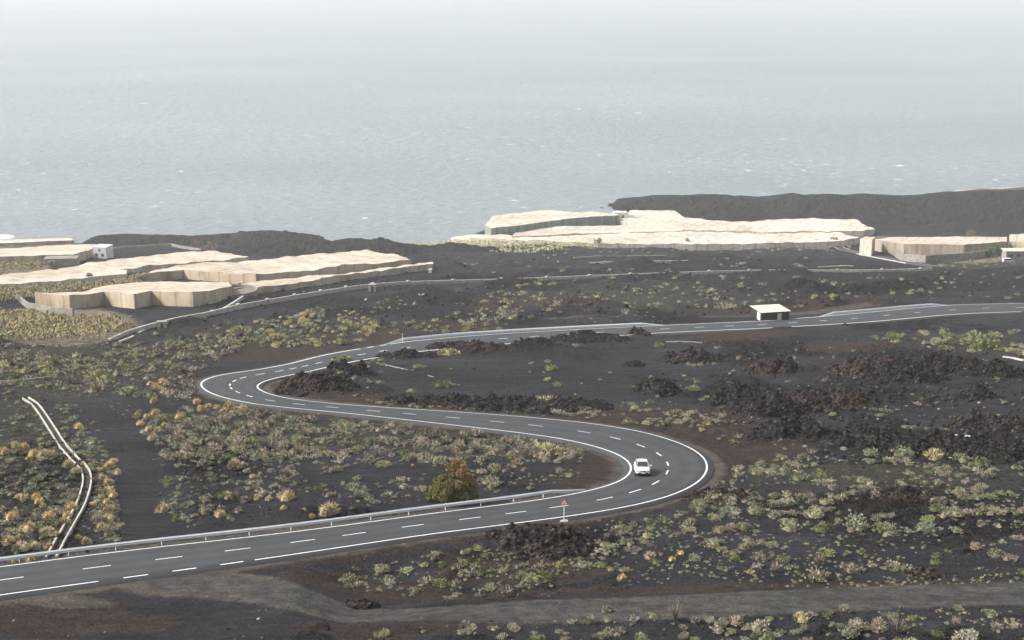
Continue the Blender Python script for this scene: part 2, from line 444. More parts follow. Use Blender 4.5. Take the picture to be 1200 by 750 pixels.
def rock_mat(name, cols, bs=0.9):
    m, nt, b = mat(name)
    n1 = noise(nt, 2.6, 6, 0.8); n2 = noise(nt, 0.3, 4, 0.6)
    r1 = ramp(nt, n1.outputs['Fac'], [(0.40, cols[0]), (0.52, cols[1]), (0.68, cols[2])]).outputs[0]
    r2 = ramp(nt, n2.outputs['Fac'], [(0.35, (1, 1, 1)), (0.65, cols[3])]).outputs[0]
    nt.links.new(mixc(nt, 1.0, r1, r2, 'MULTIPLY'), b.inputs['Base Color'])
    b.inputs['Roughness'].default_value = 0.95; b.inputs['Specular IOR Level'].default_value = 0.15
    bump(nt, b, n1.outputs['Fac'], bs, 0.5)
    return m
M_['rock'] = rock_mat('black_lava_rock', [(0.003, 0.003, 0.003), (0.014, 0.014, 0.015), (0.135, 0.122, 0.112), (1.4, 1.2, 1.1)])
M_['rock_brown'] = rock_mat('brown_lava_rock', [(0.006, 0.0055, 0.005), (0.028, 0.023, 0.021), (0.18, 0.152, 0.132), (1.25, 0.98, 0.88)])
M_['ridge'] = rock_mat('distant_lava_ridge', [(0.004, 0.004, 0.004), (0.014, 0.0142, 0.0145), (0.050, 0.048, 0.043), (1.4, 1.4, 1.3)], 1.0)

def leaf_mat(name, rough=0.85):
    m, nt, b = mat(name)
    a = N(nt, 'ShaderNodeVertexColor'); a.layer_name = 'tint'
    oi = N(nt, 'ShaderNodeObjectInfo')
    r = ramp(nt, oi.outputs['Random'], [(0.0, (0.80, 0.82, 0.80)), (0.5, (1, 1, 1)), (1.0, (1.2, 1.14, 1.05))])
    c = mixc(nt, 1.0, a.outputs['Color'], r.outputs[0], 'MULTIPLY')
    nt.links.new(c, b.inputs['Base Color'])
    b.inputs['Roughness'].default_value = rough; b.inputs['Specular IOR Level'].default_value = 0.1
    return m
M_['leaf'] = leaf_mat('scrub_leaves')

def sea_mat():
    m, nt, b = mat('sea_water')
    tc = N(nt, 'ShaderNodeTexCoord')
    def mapped(sx, sy, rot=0.25):
        mp = N(nt, 'ShaderNodeMapping'); mp.inputs['Scale'].default_value = (sx, sy, 1); mp.inputs['Rotation'].default_value = (0, 0, rot)
        nt.links.new(tc.outputs['Object'], mp.inputs['Vector']); return mp.outputs[0]
    w1 = noise(nt, 1.0, 6, 0.72, mapped(0.11, 0.13, 0.5))
    w2 = noise(nt, 1.0, 3, 0.6, mapped(0.006, 0.010))
    w3 = noise(nt, 1.0, 4, 0.6, mapped(0.0016, 0.004, 0.1))
    h = math_(nt, 'ADD', w1.outputs['Fac'], math_(nt, 'MULTIPLY', w2.outputs['Fac'], 0.8))
    f1 = noise(nt, 1.0, 4, 0.55, mapped(0.085, 0.11, 0.2))
    f2 = noise(nt, 1.0, 2, 0.5, mapped(0.0030, 0.005, 0.0))
    f3 = noise(nt, 1.0, 3, 0.7, mapped(0.35, 0.4, 0.0))
    ff = math_(nt, 'ADD', f1.outputs['Fac'], math_(nt, 'MULTIPLY', math_(nt, 'SUBTRACT', f2.outputs['Fac'], 0.5), 0.20))
    ff = math_(nt, 'ADD', ff, math_(nt, 'MULTIPLY', math_(nt, 'SUBTRACT', f3.outputs['Fac'], 0.5), 0.22))
    foam = ramp(nt, ff, [(0.655, (0, 0, 0)), (0.745, (1, 1, 1))]).outputs[0]
    base = ramp(nt, w1.outputs['Fac'], [(0.30, (0.125, 0.152, 0.166)), (0.5, (0.175, 0.207, 0.221)), (0.72, (0.245, 0.275, 0.285))]).outputs[0]
    lane = ramp(nt, w3.outputs['Fac'], [(0.35, (0.90, 0.91, 0.92)), (0.65, (1.10, 1.10, 1.09))]).outputs[0]
    base = mixc(nt, 1.0, base, lane, 'MULTIPLY')
    c = mixc(nt, foam, base, (0.72, 0.73, 0.73))
    nt.links.new(c, b.inputs['Base Color'])
    rr = math_(nt, 'MULTIPLY', foam, 0.6)
    nt.links.new(math_(nt, 'ADD', rr, 0.28), b.inputs['Roughness'])
    b.inputs['IOR'].default_value = 1.33
    bump(nt, b, h, 1.0, 2.0)
    return m
M_['sea'] = sea_mat()

# ------------------------------------------------------------------ object helpers
def tag(o, label=None, cat=None, group=None, kind=None):
    if label: o['label'] = label
    if cat: o['category'] = cat
    if group: o['group'] = group
    if kind: o['kind'] = kind
    return o

def mk(name, V, Fc, m, parent=None, smooth=False, cols=None, mats=None):
    me = bpy.data.meshes.new(name)
    V = np.asarray(V, np.float32).reshape(-1, 3)
    if isinstance(Fc, np.ndarray):
        k = Fc.shape[1]
        me.vertices.add(len(V)); me.vertices.foreach_set('co', V.ravel())
        me.loops.add(Fc.size); me.loops.foreach_set('vertex_index', Fc.astype(np.int32).ravel())
        me.polygons.add(len(Fc)); me.polygons.foreach_set('loop_start', np.arange(0, Fc.size, k, dtype=np.int32))
        me.polygons.foreach_set('loop_total', np.full(len(Fc), k, np.int32))
        me.update(calc_edges=True)
    else:
        me.from_pydata([tuple(map(float, v)) for v in V], [], [tuple(int(i) for i in f) for f in Fc])
    if cols:
        for nm, arr in cols.items():
            a = me.color_attributes.new(nm, 'FLOAT_COLOR', 'POINT')
            c4 = np.ones((len(V), 4), np.float32); c4[:, :3] = arr
            a.data.foreach_set('color', c4.ravel())
    for mm in (m if isinstance(m, (list, tuple)) else [m]): me.materials.append(mm)
    if smooth: me.polygons.foreach_set('use_smooth', np.ones(len(me.polygons), bool))
    me.validate()
    o = bpy.data.objects.new(name, me); COL.objects.link(o)
    if parent: o.parent = parent
    return o

def empty(name, loc, rz=0.0, rx=0.0):
    o = bpy.data.objects.new(name, None); COL.objects.link(o)
    o.location = [float(v) for v in loc]; o.rotation_euler = (rx, 0, rz); o.empty_display_size = 0.5
    return o

def grid_faces(nr, nc):
    a = np.arange(nr * nc).reshape(nr, nc)
    return np.stack([a[:-1, :-1].ravel(), a[:-1, 1:].ravel(), a[1:, 1:].ravel(), a[1:, :-1].ravel()], 1)

class MB:
    def __init__(s): s.v = []; s.f = []
    def box(s, c, d, rz=0.0, taper=1.0):
        n = len(s.v); ca, sa = math.cos(rz), math.sin(rz)
        for z in (-1, 1):
            k = taper if z > 0 else 1
            for (x, y) in ((-1, -1), (1, -1), (1, 1), (-1, 1)):
                X, Y = x * d[0] / 2 * k, y * d[1] / 2 * k
                s.v.append((c[0] + X * ca - Y * sa, c[1] + X * sa + Y * ca, c[2] + z * d[2] / 2))
        s.f += [tuple(n + i for i in q) for q in ((3, 2, 1, 0), (4, 5, 6, 7), (0, 1, 5, 4), (1, 2, 6, 5), (2, 3, 7, 6), (3, 0, 4, 7))]
        return s
    def tube(s, pts, r, k=6, cap=True):
        pts = [np.array(p, float) for p in pts]
        rs = r if isinstance(r, (list, tuple)) else [r] * len(pts)
        n = len(s.v)
        for i, p in enumerate(pts):
            d = pts[min(i + 1, len(pts) - 1)] - pts[max(i - 1, 0)]
            d = d / (np.linalg.norm(d) + 1e-9)
            a = np.array([0, 0, 1.0]) if abs(d[2]) < .9 else np.array([1.0, 0, 0])
            u = np.cross(d, a); u /= np.linalg.norm(u); w = np.cross(d, u)
            for j in range(k):
                t_ = 2 * math.pi * j / k
                s.v.append(tuple(p + rs[i] * (math.cos(t_) * u + math.sin(t_) * w)))
        for i in range(len(pts) - 1):
            for j in range(k):
                s.f.append((n + i * k + j, n + i * k + (j + 1) % k, n + (i + 1) * k + (j + 1) % k, n + (i + 1) * k + j))
        if cap:
            s.f.append(tuple(n + j for j in range(k))[::-1]); s.f.append(tuple(n + (len(pts) - 1) * k + j for j in range(k)))
        return s
    def prism(s, poly, y0, y1):      # polygon in x,z extruded along y
        n = len(s.v); k = len(poly)
        for y in (y0, y1):
            for (x, z) in poly: s.v.append((x, y, z))
        s.f.append(tuple(range(n, n + k))); s.f.append(tuple(range(n + k, n + 2 * k))[::-1])
        for j in range(k): s.f.append((n + j, n + k + j, n + k + (j + 1) % k, n + (j + 1) % k))
        return s
    def build(s, name, m, parent=None, smooth=False):
        return mk(name, s.v, s.f, m, parent, smooth)

def normals2(P):
    T_ = np.gradient(P[:, :2], axis=0); T_ /= np.linalg.norm(T_, axis=1)[:, None] + 1e-9
    return np.stack([-T_[:, 1], T_[:, 0]], 1), T_

def sweep(P, prof, closed=True, follow=None):
    """prof: list of (lateral, up). P: centreline, z = ground"""
    Nn, _ = normals2(P)
    k = len(prof); V = []
    for (l, u) in prof:
        Q = P.copy(); Q[:, :2] += Nn * l; Q[:, 2] += u
        V.append(Q)
    V = np.stack(V, 1).reshape(-1, 3)
    a = np.arange(len(P) * k).reshape(len(P), k)
    b = np.roll(a, -1, 1) if closed else a[:, 1:]
    a_ = a if closed else a[:, :-1]
    Fq = np.stack([a_[:-1].ravel(), a_[1:].ravel(), b[1:].ravel(), b[:-1].ravel()], 1)
    fc = [tuple(f) for f in Fq]
    if closed: fc += [tuple(a[0]), tuple(a[-1][::-1])]
    return V, fc

# ------------------------------------------------------------------ GROUND
brown = blobs([(190, 418, 60, 10), (330, 412, 90, 12), (430, 395, 50, 9), (520, 385, 70, 7), (850, 520, 90, 34), (780, 492, 120, 12), (690, 560, 40, 26), (655, 530, 60, 14), (350, 458, 60, 20), (430, 470, 50, 6),
               (50, 715, 110, 22), (160, 722, 60, 10), (420, 672, 110, 12), (610, 650, 110, 20), (200, 447, 40, 12), (660, 686, 240, 9), (1000, 682, 200, 6), (5, 433, 25, 8), (460, 735, 120, 12),
               (640, 362, 90, 6), (880, 368, 120, 6), (990, 360, 60, 6), (1050, 297, 30, 8), (870, 394, 70, 5), (1000, 408, 60, 8), (1190, 700, 120, 8), (570, 500, 130, 10)], 0.5)
brown = np.maximum(brown, 0.75 * (1 - ss(1.2, 5.5, dr)) * ss(430, 480, gpy) )
brown = np.maximum(brown, 0.55 * (1 - ss(1.0, 3.5, dr)))
grav = np.maximum(blobs([(240, 684, 110, 14), (340, 697, 90, 10), (60, 702, 70, 6)], 0.4), 0.9 * (1 - ss(1.0, 3.4, dr)) * (.7 + .3 * np.clip(rn * 2 + .6, 0, 1)))
track = np.zeros(gpx.shape)
for k in dt:
    w = TRACKS[k][1]; track = track if k == 'left' else np.maximum(track, 1 - ss(w - 0.7, w + 1.6, dt[k]))
litter = blobs([(90, 425, 150, 24), (330, 395, 150, 20), (440, 510, 230, 22), (300, 500, 110, 24), (1050, 560, 190, 20), (640, 478, 240, 8), (760, 345, 110, 12), (700, 355, 160, 14), (80, 455, 90, 18), (1130, 405, 90, 14), (40, 615, 60, 45), (30, 520, 50, 50), (1150, 308, 70, 8)], 0.6)
litter *= 0.75 + 0.25 * rn
sand = blobs([(70, 382, 95, 24), (20, 312, 40, 10), (35, 333, 60, 8), (560, 285, 90, 7), (1130, 300, 60, 8), (560, 372, 1, 1)], 0.3) * 0.9
colA = np.stack([brown.ravel(), grav.ravel(), np.clip(rough.ravel() * 1.1, 0, 1)], -1)
colB = np.stack([litter.ravel(), track.ravel(), sand.ravel()], -1)
ground = mk('ground', np.stack([GX.ravel(), GY.ravel(), GZ.ravel()], -1), grid_faces(*GX.shape), M_['ground'], smooth=True, cols={'soil': colA, 'soil_b': colB})
tag(ground, 'black volcanic ash slope with brown patches running down to the sea', kind='structure')
print('ground', time.time() - T0)

# sea: one sheet to the horizon
sea = mk('sea', [(-45000, 650, 0), (45000, 650, 0), (45000, 60000, 0), (-45000, 60000, 0)], [(0, 1, 2, 3)], M_['sea'])
tag(sea, 'grey blue ocean with scattered whitecaps fading into haze', kind='structure')

# ------------------------------------------------------------------ ridges of old lava by the coast
def interp_px(pts, xs):
    pts = np.array(pts, float); return np.interp(xs, pts[:, 0], pts[:, 1])

def ridge(name, label, top, foot, Yr, depth, m, jag=2.2, seed=0, x0=None, x1=None, nrow=80, dx=1.1):
    xs = np.arange(top[0][0] if x0 is None else x0, top[-1][0] if x1 is None else x1, dx)
    ty = interp_px(top, xs)
    fy = interp_px(foot, xs)
    B = unproj_base(xs, fy)
    d = ray(xs, ty); tt = Yr / d[:, 1]
    Tp = d * tt[:, None]; Tp[:, 2] += HC
    V = []
    ks = np.linspace(0, 1, nrow)
    for k in ks:
        if k <= 0.6:
            q = k / 0.6
            e = np.sin(q * math.pi / 2) ** 0.9
            X = B[:, 0] * (1 - q) + Tp[:, 0] * q; Y = B[:, 1] * (1 - q) + Tp[:, 1] * q
            Z = (B[:, 2] - 1.0) * (1 - e) + Tp[:, 2] * e
        else:
            q = (k - 0.6) / 0.4
            X = Tp[:, 0]; Y = Tp[:, 1] + q * depth
            Z = Tp[:, 2] * (1 - q ** 1.6) + (-2.5) * q ** 1.6
        env = (.35 + .65 * math.sin(min(k / 0.6, 1) * math.pi)) * min(1, 5 * k) if k <= 0.6 else 0.4 * (1 - k)
        nz = fbm(X / 22, Y / 22 + seed, 5, seed, 0.6) * jag * env + (fbm(X / 5, Y / 5, 4, seed + 3, .7) * 2.0 + fbm(X / 11, Y / 11, 3, seed + 8, .6) * 1.6) * min(1, 4 * k) * (1 if k < .62 else .3)
        V.append(np.stack([X, Y, Z + nz - (0.0 if k < 0.6 else 0)], -1))
    V = np.stack(V, 0)
    o = mk(name, V.reshape(-1, 3), grid_faces(nrow, len(xs)), m, smooth=True)
    tag(o, label, kind='structure'); return o

HILL_TOP = [(640, 262), (694, 247.5), (722, 242), (752, 236.6), (775, 232), (803, 232), (825, 230.5), (853, 231), (880, 234), (900, 236), (920, 232), (935, 229), (950, 231.5), (984, 230), (1002, 232.5), (1012, 230), (1022, 229), (1040, 231), (1062, 233), (1087, 232), (1100, 229.5), (1115, 227), (1140, 226), (1166, 225), (1200, 224), (1300, 218), (1500, 214)]
ridge('hills', 'long dark lava hill along the coast behind the greenhouses', HILL_TOP, [(680, 251), (700, 252), (740, 257), (800, 268), (900, 279), (1500, 281)], 965, 60, M_['ridge'], 2.6, 4, 692, 1500)
ridge('hill_spur', 'low black lava ridge on the far left shore', [(95, 285), (109, 278.5), (142, 276.3), (162, 277.5), (192, 278), (228, 279), (250, 277), (269, 275.5), (285, 272), (300, 271), (335, 273), (361, 277.5), (376, 282), (385, 287)], [(95, 289), (385, 293)], 845, 35, M_['ridge'], 1.6, 9)
ridge('hill_ridge', 'black lava ridge behind the central greenhouse', [(235, 294), (268, 290), (300, 285.6), (325, 283), (350, 284.5), (389, 282), (406, 278.5), (420, 279.5), (442, 280.5), (477, 285), (503, 287.5), (533, 285), (566, 289), (600, 293), (640, 297), (680, 300)], [(235, 300), (400, 308), (520, 311), (680, 306)], 728, 30, M_['ridge'], 2.0, 15)

# far-off low land behind the ridge on the right
print('ridges', time.time() - T0)

# ------------------------------------------------------------------ ROAD
NR, TR = normals2(RC)
outA = RA[:, :2] - RB[:, :2]; outA /= np.linalg.norm(outA, axis=1)[:, None]
pa = RA[:, :2] + outA * 0.55; pb = RB[:, :2] - outA * 0.55
nx = 6
cols_ = []
for j in range(nx):
    k = j / (nx - 1); p = pa * (1 - k) + pb * k
    z = h0(p[:, 0], p[:, 1]) + 0.14 + 0.05 * math.sin(k * math.pi)
    cols_.append(np.stack([p[:, 0], p[:, 1], z], -1))
skA = np.stack([pa[:, 0] + outA[:, 0] * .25, pa[:, 1] + outA[:, 1] * .25, h0(pa[:, 0], pa[:, 1]) - .15], -1)
skB = np.stack([pb[:, 0] - outA[:, 0] * .25, pb[:, 1] - outA[:, 1] * .25, h0(pb[:, 0], pb[:, 1]) - .15], -1)
RV = np.stack([skA] + cols_ + [skB], 1)
acr = np.tile(np.array([0] + [j / (nx - 1) for j in range(nx)] + [1.0]), len(RC))
road = mk('road', RV.reshape(-1, 3), grid_faces(len(RC), nx + 2), M_['asphalt'], cols={'lane': np.repeat(acr[:, None], 3, 1)})
tag(road, 'smooth grey asphalt road winding in an S through the lava', kind='structure')
def road_z(x, y):
    """z of the asphalt surface"""
    x = np.atleast_1d(x); y = np.atleast_1d(y)
    out = []
    for a, b in zip(x, y):
        i = np.argmin((RC[:, 0] - a) ** 2 + (RC[:, 1] - b) ** 2)
        w = np.linalg.norm(pa[i] - pb[i]); k = np.linalg.norm(np.array([a, b]) - pa[i]) / w
        out.append(h0(a, b) + .14 + .05 * math.sin(min(max(k, 0), 1) * math.pi))
    return np.array(out, float)
def line_strip(name, edge, inward, w, segs):
    V = []; Fc = []
    for (a, b) in segs:
        E = edge[a:b]; D = inward[a:b]
        n = len(V)
        for e, dd in zip(E, D):
            for q in (0.0, w * (1 + 1.6 * float(ss(190, 300, e[1])))):
                p = e[:2] + dd * q
                wd = 0.55 + q; k = wd / (RW[0] + 1.1)
                V.append((p[0], p[1], h0(p[0], p[1]) + 0.14 + 0.05 * math.sin(k * math.pi) + 0.03))
        Fc += [(n + 2 * i, n + 2 * i + 1, n + 2 * i + 3, n + 2 * i + 2) for i in range(len(E) - 1)]
    return mk(name, V, Fc, M_['paint'], road)
epx, epy = project(RA); bpx, bpy_ = project(RB)
def segs_from(mask):
    out = []; i = 0
    while i < len(mask):
        if mask[i]:
            j = i
            while j < len(mask) and mask[j]: j += 1
            if j - i > 1: out.append((i, min(j + 1, len(mask))))
            i = j
        else: i += 1
    return out
ar = np.arange(len(RC))
mA = ~((epx > 419) & (epx < 455) & (epy < 412) & (epy > 400)) | (ar % 4 < 2)
mB = ~((bpx > 114) & (bpx < 292) & (bpy_ > 655)) | (ar % 4 < 2)
line_strip('edge_line', RA, -outA, 0.20, segs_from(mA))
line_strip('edge_line', RB, outA, 0.20, segs_from(mB))
DASH = [(-70, 691), (17, 679.6), (108, 668), (193, 657), (273, 647), (349, 637), (419.6, 628), (484.4, 620), (547.5, 611.3), (607.6, 603), (659.7, 595.5), (709.7, 587.5), (748, 578.5), (773, 568), (785.7, 556), (784.4, 544.7), (771.5, 533.8), (750, 524), (720, 515.5), (683, 507.7), (624.6, 500.5), (576.7, 496), (526.7, 491.5), (480.6, 487.4), (434, 483.4), (388.7, 479.6), (347.6, 475.5), (312.7, 471.3), (289.6, 466.5), (274, 461.6), (268, 456.8), (269.6, 452), (278, 448), (294.4, 444), (312.7, 440), (329.6, 436.7), (346, 433.5), (362, 430.2), (378.8, 426.4), (393, 422.6), (407.7, 419.5), (426, 416.5), (452, 412.6), (480, 408.6), (516, 404.5), (552, 401.3), (588, 398), (628, 395.5), (667, 392.8), (706, 390.5), (745, 388.5), (783.7, 387), (822, 385), (858.7, 383.5), (895, 381.6), (930.4, 379.3), (965, 376.8), (1001, 373.9), (1037.8, 370.4), (1075.3, 367), (1115.9, 363.8), (1156, 362), (1196, 361), (1236, 361)]
V = []; Fc = []
dpos = []
for (x, y) in DASH:
    P = unproj_base(np.array([x]), np.array([y]))[0]
    i = int(np.argmin(((RC[:, :2] - P[:2]) ** 2).sum(1)))
    dpos.append(i)
    i = min(max(i, 2), len(RC) - 3)
    T_ = TR[i]; C_ = RC[i, :2]; Np = NR[i]
    n = len(V)
    L = 1.15 if y > 430 else 1.25
    wd = .085 * (1 + 1.5 * float(ss(190, 300, C_[1])))
    for (a, b) in ((-L, -wd), (L, -wd), (L, wd), (-L, wd)):
        j = min(max(i + int(round(a)), 0), len(RC) - 1)
        base = RC[i, :2] + T_ * a
        if abs(a) >= 1: base = RC[j, :2] + TR[j] * (a - (j - i))
        p = base + NR[j] * b
        V.append((p[0], p[1], h0(p[0], p[1]) + .14 + .05 + .012))
    Fc.append((n, n + 1, n + 2, n + 3))
print('dash spacing', np.diff(dpos))
mk('centre_line', V, Fc, M_['paint'], road)

# far asphalt side road beside the tall net walls
Ns, Ts = normals2(SIDE)
V = []
for l in (-2.8, 2.8):
    p = SIDE[:, :2] + Ns * l; V.append(np.stack([p[:, 0], p[:, 1], h0(p[:, 0], p[:, 1]) + .12], -1))
sroad = mk('side_road', np.stack(V, 1).reshape(-1, 3), grid_faces(len(SIDE), 2), M_['asphalt'])
tag(sroad, 'narrow far asphalt road curving round the net wall', kind='structure')
for l in (-2.5, 2.3):
    V = []
    for q in (l, l + .3):
        p = SIDE[:, :2] + Ns * q; V.append(np.stack([p[:, 0], p[:, 1], h0(p[:, 0], p[:, 1]) + .16], -1))
    mk('edge_line', np.stack(V, 1).reshape(-1, 3), grid_faces(len(SIDE), 2), M_['paint'], sroad)

# ------------------------------------------------------------------ GUARDRAILS
def guardrail(label, i0_, i1_, off, h=0.80, terminals=True, spacing=4, wide=1.15):
    idxs = np.arange(i0_, i1_)
    P = RA[idxs].copy(); P[:, :2] += outA[idxs] * off
    P[:, 2] = hz(P[:, 0], P[:, 1])
    P[:, 2] = gsmooth(P[:, 2].copy(), 3)
    root = empty('guardrail', P[len(P) // 2])
    o0 = np.array(root.location)
    P = P - o0
    hh = np.full(len(P), 1.0)
    n = 7
    hh[-n:] = np.linspace(1, 0.15, n) if terminals else 1
    if terminals == 'both': hh[:n] = np.linspace(0.15, 1, n)
    # W section, facing the road (negative lateral = towards road side for outA)
    Nn = outA[idxs]
    t2 = 0.012
    z = [0.0, .04, .075, .13, .165, .20, .255, .29, .33]
    l = [0.0, -.01, -.075, -.075, -.01, -.075, -.075, -.01, 0.0]
    prof = [(a * wide, h - .33 * wide + b * wide) for a, b in zip(l, z)] + [(a * wide + 0.02, h - .33 * wide + b * wide) for a, b in zip(l[::-1], z[::-1])]
    V = np.stack([np.stack([P[:, 0] + Nn[:, 0] * q, P[:, 1] + Nn[:, 1] * q, P[:, 2] + u - h * (1 - hh)], -1) for q, u in prof], 1)
    k = len(prof); a = np.arange(len(P) * k).reshape(len(P), k); b = np.roll(a, -1, 1)
    Fq = [tuple(f) for f in np.stack([a[:-1].ravel(), a[1:].ravel(), b[1:].ravel(), b[:-1].ravel()], 1)] + [tuple(a[0]), tuple(a[-1][::-1])]
    mk('rail', V.reshape(-1, 3), Fq, M_['steel'], root)
    pm = None
    for j in range(2, len(P) - 3, spacing):
        top = h * hh[j] - .03
        q = P[j] + np.array([Nn[j, 0], Nn[j, 1], 0]) * .09
        if pm is None:
            pm = MB().box((0, 0, .5), (.10, .06, 1.0)).v, [(3, 2, 1, 0), (4, 5, 6, 7), (0, 1, 5, 4), (1, 2, 6, 5), (2, 3, 7, 6), (3, 0, 4, 7)]
            po = mk('post', pm[0], pm[1], M_['steel'], root)
        else:
            po = po.copy(); COL.objects.link(po); po.parent = root
        po.location = (q[0], q[1], q[2] - .3); po.scale = (1, 1, top + .3)
        po.rotation_euler = (0, 0, math.atan2(Nn[j, 1], Nn[j, 0]))
    tag(root, label, 'guardrail', 'steel guardrails along the road'); return root

def idx_at(px, lo, hi, ref=None):
    ex, ey = (epx, epy) if ref is None else ref
    r = np.arange(lo, hi); return int(r[np.argmin(np.abs(ex[lo:hi] - px))])
k_bend = int(np.argmax(epx[:int(len(RC) * .45)]))
kleft = int(np.argmin(epx[k_bend:int(len(RC) * .8)])) + k_bend
i_s = idx_at(-60, 0, k_bend); i_e = idx_at(703, 0, k_bend)
guardrail('long near steel guardrail along the lower stretch of road', i_s, i_e, 0.95)
guardrail('pale guardrail on the upper road left of the stone hut', idx_at(452, kleft, len(RC)), idx_at(786, kleft, len(RC)), 0.9, h=1.0, terminals='both', wide=2.5)
guardrail('short guardrail on the upper road right of the stone hut', idx_at(962, kleft, len(RC)), idx_at(1120, kleft, len(RC)), 1.0, h=1.0, terminals='both', wide=2.5)

# ------------------------------------------------------------------ SCRUB templates
def dome_tmpl(n, seed, flat=0.75, leaf=0.11, core=True, spiky=0.0, lob=4):
    r = np.random.default_rng(seed)
    # a few overlapping lobes
    cs = np.stack([r.uniform(-.32, .32, lob), r.uniform(-.32, .32, lob), r.uniform(.0, .18, lob)], 1); rs = r.uniform(.22, .40, lob)
    cs[0] = 0; rs[0] = .4
    k = r.integers(0, lob, n)
    th = r.uniform(0, 2 * math.pi, n); ph = np.arcsin(r.uniform(0.0, 1, n))
    d = np.stack([np.cos(th) * np.cos(ph), np.sin(th) * np.cos(ph), np.sin(ph) * flat], 1)
    rad = rs[k] * r.uniform(.72, 1.12, n)
    P = cs[k] * np.array([1, 1, flat]) + d * rad[:, None]
    a = r.normal(size=(n, 3)); a /= np.linalg.norm(a, axis=1)[:, None]
    up = d * .8 + np.array([0, 0, .5]) + a * .55; up /= np.linalg.norm(up, axis=1)[:, None]
    sd = np.cross(up, a); sd /= np.linalg.norm(sd, axis=1)[:, None] + 1e-9
    L = leaf * r.uniform(.7, 1.5, n)[:, None] * (1 + spiky); W = leaf * .45 * r.uniform(.7, 1.3, n)[:, None] * (1 - spiky * .4)
    V = np.stack([P - sd * W, P + sd * W, P + up * L], 1).reshape(-1, 3)
    Ff = np.arange(3 * n).reshape(n, 3)
    tn = np.repeat(r.uniform(.75, 1.25, n), 3)
    if core:
        m = 7; vv = []; ff = []
        for i in range(3):
            for j in range(m):
                e = [0.0, .55, 1.1][i]
                rr = .36 * (1 + .25 * math.sin(j * 2.1 + seed))
                vv.append((math.cos(e) * rr * math.cos(j * 2 * math.pi / m), math.cos(e) * rr * math.sin(j * 2 * math.pi / m), math.sin(e) * rr * flat))
        vv.append((0, 0, .36 * flat))
        n0 = len(V)
        for i in range(2):
            for j in range(m):
                a0 = n0 + i * m + j; a1 = n0 + i * m + (j + 1) % m
                ff += [(a0, a1, a1 + m), (a0, a1 + m, a0 + m)]
        for j in range(m): ff.append((n0 + 2 * m + j, n0 + 2 * m + (j + 1) % m, n0 + 3 * m))
        V = np.concatenate([V, np.array(vv)]); Ff = np.concatenate([Ff, np.array(ff)]); tn = np.concatenate([tn, np.full(len(vv), .8)])
    return V, Ff, tn

def tuft_tmpl(n, seed, h=0.62, core=True, w=.035):
    """rounded tussock of fine upright blades"""
    r = np.random.default_rng(seed)
    th = r.uniform(0, 2 * math.pi, n); ph = np.arcsin(r.uniform(.05, 1, n) ** .8)
    d = np.stack([np.cos(th) * np.cos(ph), np.sin(th) * np.cos(ph), np.sin(ph)], 1)
    tip = d * np.array([.5, .5, h]) * r.uniform(.8, 1.18, n)[:, None] * (1 + .12 * np.sin(th * 3 + seed) + .1 * np.sin(th * 5 - seed))[:, None]
    base = d * np.array([.5, .5, h]) * r.uniform(.35, .7, n)[:, None]
    a = r.normal(size=(n, 3)); sd = np.cross(d, a); sd /= np.linalg.norm(sd, axis=1)[:, None] + 1e-9
    W = w * r.uniform(.6, 1.4, n)[:, None]
    V = np.stack([base - sd * W, base + sd * W, tip], 1).reshape(-1, 3); Ff = np.arange(3 * n).reshape(n, 3)
    tn = np.repeat(r.uniform(.8, 1.2, n), 3)
    if core:
        c = dome_tmpl(4, seed, h / .5, .05)
        cv, cf, ct = c; cv = cv.copy()
        off = len(V); V = np.concatenate([V, cv * np.array([1.06, 1.06, 1.0])]); Ff = np.concatenate([Ff, cf + off]); tn = np.concatenate([tn, ct])
    return V, Ff, tn

def twig_tmpl(n, seed, h=.9, spread=.5):
    """open dead bush of thin twigs"""
    r = np.random.default_rng(seed)
    V = []; 
    th = r.uniform(0, 2 * math.pi, n); ln = r.uniform(.5, 1, n)
    for i in range(n):
        d = np.array([math.cos(th[i]) * spread * r.uniform(.3, 1), math.sin(th[i]) * spread * r.uniform(.3, 1), h * ln[i]])
        b = d * r.uniform(0, .45)
        s_ = np.cross(d, r.normal(size=3)); s_ /= np.linalg.norm(s_)
        V += [b - s_ * .022, b + s_ * .022, d + r.normal(size=3) * .04]
    V = np.array(V); Ff = np.arange(3 * n).reshape(n, 3)
    return V, Ff, np.repeat(r.uniform(.75, 1.25, n), 3)

def banana_tmpl(seed):
    r = np.random.default_rng(seed); V = []; Ff = []; tn = []
    def quad(p, q, w):
        s_ = np.cross(q - p, [0, 0, 1]); s_ = s_ / (np.linalg.norm(s_) + 1e-9) * w
        n = len(V); V.extend([p - s_ * .5, p + s_ * .5, q + s_, q - s_]); Ff.extend([(n, n + 1, n + 2), (n, n + 2, n + 3)])
        tn.extend([r.uniform(.75, 1.2)] * 4)
    quad(np.array([0, 0, 0.]), np.array([.05, 0, 1.9]), .14)
    for k in range(8):
        a = r.uniform(0, 2 * math.pi); u = np.array([math.cos(a), math.sin(a), 0])
        p = np.array([0, 0, 1.7]); q = p + u * .5 + np.array([0, 0, r.uniform(.5, 1.1)]); e = q + u * r.uniform(.6, 1.0) - np.array([0, 0, r.uniform(.2, .9)])
        quad(p, q, .2); quad(q, e, .24)
    return np.array(V), np.array(Ff), np.array(tn)

